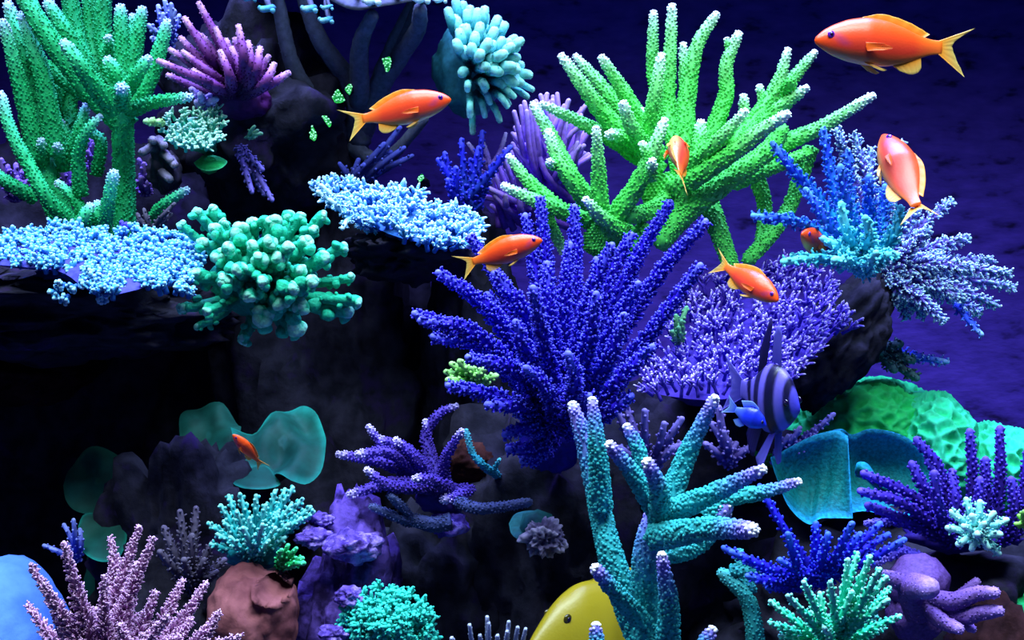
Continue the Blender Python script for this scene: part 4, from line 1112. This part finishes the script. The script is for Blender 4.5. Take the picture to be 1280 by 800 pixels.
M = coral_mat('dusty_pink_coral', (0, '5a3658'), (.4, '8c5a88'), (.75, 'ac78a8'), (1, 'e4bce0'))
Yp = -0.12
g = thing('bushy_coral', 'dusty pink bottlebrush coral beside the pale blue sand mound', 'coral', P(170, 830, Yp), 'bushy corals')
PINK = [(80, 678), (38, 706), (34, 756), (140, 690), (138, 672), (174, 658), (192, 672), (258, 728), (275, 765), (228, 725), (100, 735), (120, 760), (150, 735), (170, 705), (195, 740), (210, 770), (240, 775), (300, 795),
        (70, 770), (60, 800), (150, 780), (185, 795), (100, 800), (225, 795), (55, 730), (130, 720)]
for x, y in PINK:
    b = (150 + rng.randn() * 14 + (x - 150) * .25, 845)
    dy = rng.uniform(-.04, .03)
    ln = math.hypot(b[0] - x, b[1] - y)
    brush_branch(g, M, [b + (.0,), ((b[0] + x) / 2 + rng.randn() * 5, (b[1] + y) / 2, dy * .6), (x, y, dy)], Yp, 5, 2.2, int(40 + ln * 1.3), 19, 1.6, up=.9, knobs=2, ta=.25, tb=.85, taper=.85)
blob_part(g, M, 150, 845, Yp, 70, 26, 50, 41, .2, t=0)

Md = coral_mat('dark_green_cup', (0, '0e4a42'), (.6, '0f5248'), (1, '138474'), nscale=90, var=.4, hues=True)
g = thing('cup_coral', 'dark green ruffled cup coral behind the tiny orange fish', 'coral', P(330, 612, .1), 'cup corals')
slab(g, Md, [(224, 545), (226, 520), (250, 503), (280, 508), (300, 530), (300, 556), (280, 575), (250, 575), (232, 565)], lambda x, y: .12 + (540 - y) * .0006, 6, 11, name='leaf', bump=22, t_in=.05, t_out=.2)
slab(g, Md, [(290, 545), (320, 530), (350, 512), (375, 508), (398, 525), (408, 555), (400, 585), (375, 600), (350, 598), (335, 580), (300, 575)], lambda x, y: .10 - (y - 550) * .0008, 6, 12, name='leaf', bump=22, t_in=.15, t_out=.95, pw=3)
slab(g, Md, [(287, 596), (300, 588), (330, 582), (345, 595), (350, 605), (330, 611), (308, 612), (293, 606)], lambda x, y: .07 - (y - 595) * .001, 6, 13, name='leaf', bump=3, t_in=.3, t_out=1, pw=5)
blob_part(g, Md, 320, 590, .14, 40, 22, 40, 42, .2, t=0, name='stem')
g = thing('cup_coral', 'dim green folded plate coral left of the grey layered rock', 'coral', P(125, 705, .06), 'cup corals')
slab(g, Md, [(80, 612), (90, 580), (110, 562), (140, 560), (165, 575), (168, 605), (160, 630), (130, 645), (100, 642), (84, 630)], lambda x, y: .09 - (y - 600) * .0004, 6, 14, name='leaf', bump=16, t_in=.0, t_out=.2)
slab(g, Md, [(98, 660), (108, 645), (135, 642), (155, 648), (158, 675), (145, 698), (122, 703), (104, 690)], lambda x, y: .05 - (y - 670) * .0006, 6, 15, name='leaf', bump=10, t_in=.25, t_out=.9, pw=5)
mb = MB(); mb.tube(spline([P(128, 760, .09), P(130, 690, .09), P(130, 620, .1)], 8), np.linspace(.014, .009, 8), 8, 0, 0); mb.build('stem', Md, g)
tuft('small blue violet sprig left of the folded green plate', (98, 700), [(80, 656), (92, 650), (100, 662), (55, 682), (64, 686), (85, 680)], .03, Mbl, 4, 2.5, 20, 4, 1.6)
M = coral_mat('grey_fuzz', (0, '484258'), (.6, '484258'), (1, '686080'))
g = thing('bushy_coral', 'dim grey fuzzy coral between the pink coral and the teal bush', 'coral', P(235, 740, .0), 'bushy corals')
for t in [(205, 660), (225, 640), (245, 636), (265, 680), (280, 700), (270, 715), (240, 670), (215, 690), (255, 700), (230, 700), (200, 690)]:
    dy = rng.uniform(-.03, .01)
    brush_branch(g, M, [(238, 735, .01), ((238 + t[0]) / 2, (735 + t[1]) / 2, dy * .6), t + (dy,)], .0, 7, 4, 60, 8, 1.6, knobs=0)

Mpk = rock_mat('pinkish_rock', '5a3038', '8a5258', '7a4460', .6, 14)
rock('smooth pinkish rock with a hollow under the teal bush', 316, 775, -.04, 56, 70, .035, Mpk, 19, amp=.16, floor=False, freq=1.2, dent=(336, 742, 20, 17, .022))
Mlv = rock_mat('lavender_rubble', '3a2878', '6a52b4', '9880dc', .5, 60)
for lab, x, y, d, r, s in [('pale lavender rubble piece on the shoulder of the violet rock', 400, 650, -.01, 16, 51), ('lavender rubble lump beside the teal bush', 392, 672, -.02, 22, 52), ('lavender flat rubble slab on the violet rock', 440, 684, -.025, 34, 53),
                           ('knobbly lavender rubble just above the turquoise clump', 436, 744, -.045, 18, 54), ('round lavender rubble left of the turquoise clump', 418, 792, -.05, 18, 55)]:
    rock(lab, x, y, d, r, r * .62, r * U(d), Mlv, s, amp=.4, icos=ICO4, name='rubble_piece')
Msd = rock_mat('pale_blue_sand', '4068e0', '5c88f0', '78a8fc', .55, 12)
rock('pale blue sand mound glowing at the lower left beside the pink coral', 5, 800, -.02, 84, 84, .06, Msd, 20, amp=.03, floor=True, name='sand_mound')['category'] = 'sand'

# ------------------------------------------------------------------ fish
def fish_mat(name, rough=.35):
    m, nt, b = base_mat(name, rough, .4)
    at = nt.nodes.new('ShaderNodeAttribute'); at.attribute_name = 'Col'
    nt.links.new(at.outputs['Color'], b.inputs['Base Color'])
    tc = nt.nodes.new('ShaderNodeTexCoord'); vo = nt.nodes.new('ShaderNodeTexVoronoi'); vo.inputs['Scale'].default_value = 600
    nt.links.new(tc.outputs['Object'], vo.inputs['Vector'])
    bp = nt.nodes.new('ShaderNodeBump'); bp.inputs['Strength'].default_value = .08; bp.inputs['Distance'].default_value = .0005
    nt.links.new(vo.outputs['Distance'], bp.inputs['Height']); nt.links.new(bp.outputs[0], b.inputs['Normal'])
    return m

M_FISH = fish_mat('fish_skin')
def fin_mat(name, c0, c1, tr=.35):
    m, nt, b = base_mat(name, .4, .3)
    at = nt.nodes.new('ShaderNodeAttribute'); at.attribute_name = 't'
    r = ramp_node(nt, [(0, c0), (1, c1)])
    nt.links.new(at.outputs['Fac'], r.inputs[0]); nt.links.new(r.outputs[0], b.inputs['Base Color'])
    t_ = nt.nodes.new('ShaderNodeBsdfTransparent'); mx = nt.nodes.new('ShaderNodeMixShader')
    mr = nt.nodes.new('ShaderNodeMath'); mr.operation = 'MULTIPLY'; mr.inputs[1].default_value = tr
    nt.links.new(at.outputs['Fac'], mr.inputs[0]); nt.links.new(mr.outputs[0], mx.inputs[0])
    nt.links.new(b.outputs[0], mx.inputs[1]); nt.links.new(t_.outputs[0], mx.inputs[2])
    nt.links.new(mx.outputs[0], nt.nodes['Material Output'].inputs[0])
    return m

def set_col(o, cols):
    a = o.data.attributes.new('Col', 'FLOAT_COLOR', 'POINT')
    c = np.ones((len(cols), 4), np.float32); c[:, :3] = cols
    a.data.foreach_set('color', c.ravel())

def loft_fin(root, L, base, outer, mat, name, y0=0.0, y1=0.0, thick=.006, n=18, m=6, rays=.003):
    """membrane between a base line and an outer edge, both in body coordinates"""
    A = spline(np.array(base, float), n); B = spline(np.array(outer, float), n)
    V, T = [], []
    for s in (-1, 1):
        for i in range(m + 1):
            f = i / m
            for k in range(n):
                q = A[k] * (1 - f) + B[k] * f
                yy = y0 * (1 - f) + y1 * f + s * thick * (1 - .7 * f) * .5 + rays * math.sin(k * 2.2) * f
                V.append((q[0] * L, yy * L, q[1] * L)); T.append(f)
    n1 = (m + 1) * n; Fc = []
    for s in (0, 1):
        for i in range(m):
            for k in range(n - 1):
                a = s * n1 + i * n + k; tr = [(a, a + 1, a + n + 1), (a, a + n + 1, a + n)]
                Fc += tr if s == 0 else [t[::-1] for t in tr]
    for i in range(m):
        for k in (0, n - 1):
            a = i * n + k; Fc += [(a, a + n, n1 + a + n), (a, n1 + a + n, n1 + a)]
    for k in range(n - 1):
        a = m * n + k; Fc += [(a, a + 1, n1 + a + 1), (a, n1 + a + 1, n1 + a)]
    mb = MB(); mb.add(V, Fc, T)
    o = mb.build(name, mat); o.parent = root
    return o

def fish_body(root, L, prof, width, colour, stations=48, sides=24, bend=0.0):
    pr = np.array(prof, float)
    s = np.linspace(0, 1, stations) ** 1.15 * pr[-1, 0]
    s = np.concatenate([[0.0015, .006], s[1:]])
    s.sort()
    def sm(col_):
        return np.interp(s, pr[:, 0], pr[:, col_])
    k = np.array([.25, .5, .25])
    top, bot = sm(1), sm(2)
    for _ in range(2):
        top[1:-1] = np.convolve(top, k, 'valid'); bot[1:-1] = np.convolve(bot, k, 'valid')
    V, C = [], []
    for i, q in enumerate(s):
        h = (top[i] - bot[i]) / 2; c = (top[i] + bot[i]) / 2; wd = width(q) * h
        for j in range(sides):
            a = 2 * math.pi * j / sides
            cz = math.cos(a); sy = math.sin(a)
            V.append(((.5 - q) * L, (wd * sy * abs(sy) ** .1 + bend * max(0, q - .4) ** 2) * L, (c + h * cz) * L))
            C.append(colour(q, cz, sy))
    n = len(s); Fc = []
    for i in range(n - 1):
        for j in range(sides):
            a = i * sides + j; b = i * sides + (j + 1) % sides
            Fc += [(a, b, b + sides), (a, b + sides, a + sides)]
    V.append((.5 * L, 0, (top[0] + bot[0]) / 2 * L)); C.append(C[0])
    V.append(((.5 - s[-1]) * L - .004 * L, 0, (top[-1] + bot[-1]) / 2 * L)); C.append(C[-2])
    for j in range(sides):
        Fc += [((j + 1) % sides, j, len(V) - 2), ((n - 1) * sides + j, (n - 1) * sides + (j + 1) % sides, len(V) - 1)]
    mb = MB(); mb.add(V, Fc, np.zeros(len(V)))
    o = mb.build('body', M_FISH); o.parent = root
    set_col(o, np.array(C))
    return o

M_EYE = base_mat('violet_eye', .15, .6)[0]; M_EYE.node_tree.nodes['Principled BSDF'].inputs['Base Color'].default_value = (*lin('5a18a0'), 1)
M_PUP = base_mat('dark_pupil', .1, .6)[0]; M_PUP.node_tree.nodes['Principled BSDF'].inputs['Base Color'].default_value = (*lin('150830'), 1)
M_EYEY = base_mat('olive_eye', .15, .6)[0]; M_EYEY.node_tree.nodes['Principled BSDF'].inputs['Base Color'].default_value = (*lin('3a3208'), 1)

def eye(root, L, x, z, y, r, mat):
    for s in (-1, 1):
        V, Fc = ICO3
        mb = MB(); mb.add(V * np.array([r, r * .45, r]) * L + np.array([(.5 - x) * L, s * y * L, z * L]), Fc, np.zeros(len(V)))
        e = mb.build('eye', mat); e.parent = root
        mb = MB(); mb.add(V * np.array([r * .5, r * .3, r * .5]) * L + np.array([(.5 - x) * L, s * (y + r * .3) * L, z * L]), Fc, np.zeros(len(V)))
        p = mb.build('pupil', M_PUP); p.parent = e

def place(root, head, tail, up):
    """head/tail: (px, py, y); up: image-plane up direction (dx, dy px, depth) of the fish's back"""
    S, T = P(*head), P(*tail)
    L = np.linalg.norm(S - T); x = (S - T) / L
    z = np.array([up[0], up[2], -up[1]], float); z = nrm(z - x * np.dot(z, x)); y = np.cross(z, x)
    m = Matrix(((x[0], y[0], z[0], 0), (x[1], y[1], z[1], 0), (x[2], y[2], z[2], 0), (0, 0, 0, 1)))
    root.rotation_euler = m.to_euler()
    root.location = tuple((S + T) / 2)
    return L

def mixc(a, b, f):
    return tuple(x * (1 - f) + y * f for x, y in zip(a, b))

OR, PK, YL, VI = lin('fa4e0c'), lin('e03a28'), lin('d0a050'), lin('8a3070')
FIN_Y = fin_mat('amber_fin', 'f08a18', 'e8c868', .45)
FIN_P = fin_mat('clear_amber_fin', 'ee5a14', 'f08028', .85)
FIN_O = fin_mat('orange_fin', 'ff6a14', 'f0a030', .3)
def anthias(label, head, tail, up=(0, -1, 0), pale=0.0, fat=1.0, bend=0.0):
    r = bpy.data.objects.new('anthias_fish', None); col.objects.link(r); r.empty_display_size = .01
    tag(r, label, 'fish', 'orange anthias fish')
    L = place(r, head, tail, up)
    def colour(q, cz, sy):
        c = mixc(PK, OR, np.clip(.35 + 1.1 * cz, 0, 1))
        c = mixc(c, YL, np.clip((-cz - .62) * 2.6, 0, 1) * np.clip(1.2 - q, 0, 1))
        if q < .12:
            c = mixc(OR, c, q / .12)
        d = math.hypot((q - (.10 + .10 * np.clip(.3 - cz, 0, .7))) / .05, 0) if -.45 < cz < .35 else 9
        if d < 1:
            c = mixc(c, VI, (1 - d) * .55)
        if q > .6:
            c = mixc(c, lin('ff8420'), (q - .6) * 3)
        return mixc(c, lin('b05848'), pale)
    prof = [(0, .0, -.004), (.012, .022, -.024), (.05, .058, -.05), (.11, .092, -.082), (.2, .128, -.112), (.32, .150, -.130), (.44, .136, -.130), (.55, .102, -.108), (.65, .062, -.072), (.73, .040, -.044), (.79, .040, -.040)]
    fish_body(r, L, prof, lambda q: fat * (.62 if q < .3 else max(.22, .62 - (q - .3) * .85)), colour, bend=bend)
    loft_fin(r, L, [(.24, .130), (.1, .135), (-.05, .095), (-.17, .045)], [(.20, .150), (.08, .172), (-.08, .135), (-.215, .072)], FIN_O, 'dorsal_fin')
    loft_fin(r, L, [(-.27, .038), (-.285, .015), (-.285, -.015), (-.27, -.040)], [(-.50, .125), (-.37, .035), (-.37, -.030), (-.44, -.165)], FIN_Y, 'tail_fin', y1=bend * .25)
    loft_fin(r, L, [(.02, -.118), (-.05, -.104), (-.12, -.082), (-.16, -.062)], [(-.03, -.150), (-.09, -.165), (-.14, -.155), (-.165, -.125)], FIN_Y, 'anal_fin')
    for s in (-1, 1):
        loft_fin(r, L, [(.22, -.108), (.19, -.114), (.165, -.118)], [(.15, -.150), (.10, -.165), (.075, -.158)], FIN_Y, 'pelvic_fin', y0=s * .02, y1=s * .045, n=10)
        loft_fin(r, L, [(.225, -.015), (.222, -.040), (.215, -.062)], [(.135, -.022), (.075, -.046), (.13, -.062)], FIN_P, 'pectoral_fin', y0=s * .080 * fat, y1=s * .115 * fat, n=12)
    eye(r, L, .082, .028, .043 * fat, .022, M_EYE)
    return r

anthias('largest orange fish, swimming alone before the dark upper back panel', (1018, 50, -.02), (1218, 62, .0), (0.05, -1, 0))
anthias('orange fish with violet cheek swimming past the dark rock pillar', (564, 124, .02), (424, 155, .03), (-.25, -1, 0))
anthias('orange fish nosing upward over the left arms of the deep blue coral', (678, 300, -.07), (568, 334, -.06), (-.3, -1, 0))
anthias('small orange fish hovering upright amid the neon green branches', (846, 172, .045), (852, 232, -.01), (.35, -.1, 1.0), fat=1.15)
anthias('pinkish orange fish turning away over the icy tipped lilac coral', (1104, 168, .055), (1158, 286, .0), (.9, -.3, -.3), pale=.25, fat=1.0, bend=.25)
anthias('orange fish diving down over the violet cushion coral', (973, 376, -.02), (890, 322, .02), (.5, -1, -.2), fat=1.1)
anthias('tiny reddish fish half hidden below the turquoise and blue coral', (1002, 292, .02), (1050, 325, .07), (.3, -1, 0))
anthias('tiny orange fish hovering before the dark green ruffled cup coral', (291, 543, -.06), (332, 586, -.05), (.7, -.7, -.4), pale=.1)

# yellow tang
r = bpy.data.objects.new('tang_fish', None); col.objects.link(r); r.empty_display_size = .01
tag(r, 'big yellow fish peering out from behind the teal branching coral', 'fish')
L = place(r, (637, 828, -.075), (862, 862, .02), (-.02, -1, 0))
Yc = lin('988618')
fish_body(r, L, [(0, -.03, -.05), (.03, -.002, -.075), (.07, .06, -.11), (.12, .16, -.17), (.18, .26, -.24), (.26, .33, -.30), (.38, .365, -.34), (.52, .33, -.32), (.65, .22, -.22), (.76, .09, -.10), (.82, .05, -.06)],
          lambda q: .34 if q < .4 else max(.1, .34 - (q - .4) * .5), lambda q, cz, sy: Yc)
FY = fin_mat('yellow_fin', 'a08c14', 'a89a28', .1)
loft_fin(r, L, [(.26, .31), (.1, .36), (-.05, .31), (-.2, .14)], [(.2, .335), (.06, .41), (-.12, .42), (-.28, .26)], FY, 'dorsal_fin')
loft_fin(r, L, [(.1, -.33), (0, -.32), (-.1, -.26), (-.2, -.14)], [(.04, -.40), (-.05, -.42), (-.18, -.40), (-.28, -.26)], FY, 'anal_fin')
loft_fin(r, L, [(-.31, .05), (-.32, 0), (-.31, -.06)], [(-.5, .17), (-.44, 0), (-.5, -.18)], FY, 'tail_fin')
for s in (-1, 1):
    loft_fin(r, L, [(.24, .0), (.235, -.04), (.22, -.08)], [(.11, .02), (.07, -.03), (.1, -.09)], FY, 'pectoral_fin', y0=s * .09, y1=s * .14, n=12)
eye(r, L, .19, .19, .056, .020, M_EYEY)

# striped cardinalfish
r = bpy.data.objects.new('cardinalfish', None); col.objects.link(r); r.empty_display_size = .01
tag(r, 'dark banded violet fish with tall fins before the violet cushion coral', 'fish')
L = place(r, (1000, 512, -.08), (905, 478, -.03), (-.15, -1, 0))
def ban(q, cz, sy):
    bg = lin('6a5cc8'); dk = lin('14103a'); bl = lin('3434c0')
    c = mixc(bl, bg, min(1, q / .2))
    for ctr, wd in ((.10, .03), (.27, .055), (.47, .05), (.62, .03)):
        d = abs(q - ctr - .03 * cz) / wd
        if d < 1.25:
            c = mixc(dk, c, np.clip((d - .8) / .45, 0, 1))
    return c
fish_body(r, L, [(0, 0, -.02), (.02, .05, -.06), (.08, .16, -.15), (.16, .27, -.24), (.27, .35, -.32), (.4, .34, -.33), (.52, .24, -.26), (.62, .13, -.15), (.7, .09, -.09), (.76, .09, -.09)], lambda q: .42 if q < .35 else max(.15, .42 - (q - .35) * .7), ban)
FB = fin_mat('violet_fin', '3c34a0', '6a62d0', .35); FD = fin_mat('dark_fin', '100c30', '241c60', .1)
loft_fin(r, L, [(.24, .34), (.18, .36), (.12, .35)], [(.22, .66), (.17, .72), (.12, .62)], FB, 'first_dorsal_fin')
loft_fin(r, L, [(.05, .31), (0, .26), (-.05, .2)], [(.10, .74), (.06, .75), (-.04, .45)], FD, 'second_dorsal_fin')
loft_fin(r, L, [(.04, -.31), (-.02, -.27), (-.08, -.2)], [(-.04, -.62), (-.1, -.60), (-.16, -.42)], FD, 'anal_fin')
loft_fin(r, L, [(-.24, .09), (-.26, 0), (-.24, -.09)], [(-.5, .28), (-.4, 0), (-.5, -.28)], FB, 'tail_fin')
for s in (-1, 1):
    loft_fin(r, L, [(.26, -.28), (.22, -.31), (.18, -.32)], [(.2, -.62), (.15, -.66), (.1, -.56)], FB, 'pelvic_fin', y0=s * .04, y1=s * .12, n=10)
eye(r, L, .10, .05, .085, .035, M_PUP)

# little blue damselfish
r = bpy.data.objects.new('damselfish', None); col.objects.link(r); r.empty_display_size = .01
tag(r, 'small vivid blue fish just below the tail of the banded fish', 'fish')
L = place(r, (958, 532, -.11), (906, 505, -.10), (.2, -1, -.2))
fish_body(r, L, [(0, 0, -.02), (.03, .05, -.06), (.12, .15, -.14), (.3, .24, -.22), (.48, .2, -.2), (.62, .11, -.12), (.74, .06, -.06)], lambda q: .55 if q < .4 else max(.2, .55 - (q - .4)), lambda q, cz, sy: mixc(lin('1c30e0'), lin('6a90e0'), np.clip((q - .5) * 3, 0, 1)))
FBL = fin_mat('blue_fin', '2c44e0', '8ab0f0', .4)
loft_fin(r, L, [(.25, .2), (.1, .24), (-.1, .13)], [(.2, .27), (.02, .33), (-.2, .24)], FBL, 'dorsal_fin')
loft_fin(r, L, [(.08, -.22), (0, -.19), (-.1, -.13)], [(.0, -.3), (-.1, -.3), (-.2, -.22)], FBL, 'anal_fin')
loft_fin(r, L, [(-.22, .06), (-.24, 0), (-.22, -.06)], [(-.5, .22), (-.4, 0), (-.5, -.2)], FBL, 'tail_fin')
eye(r, L, .1, .04, .06, .035, M_PUP)
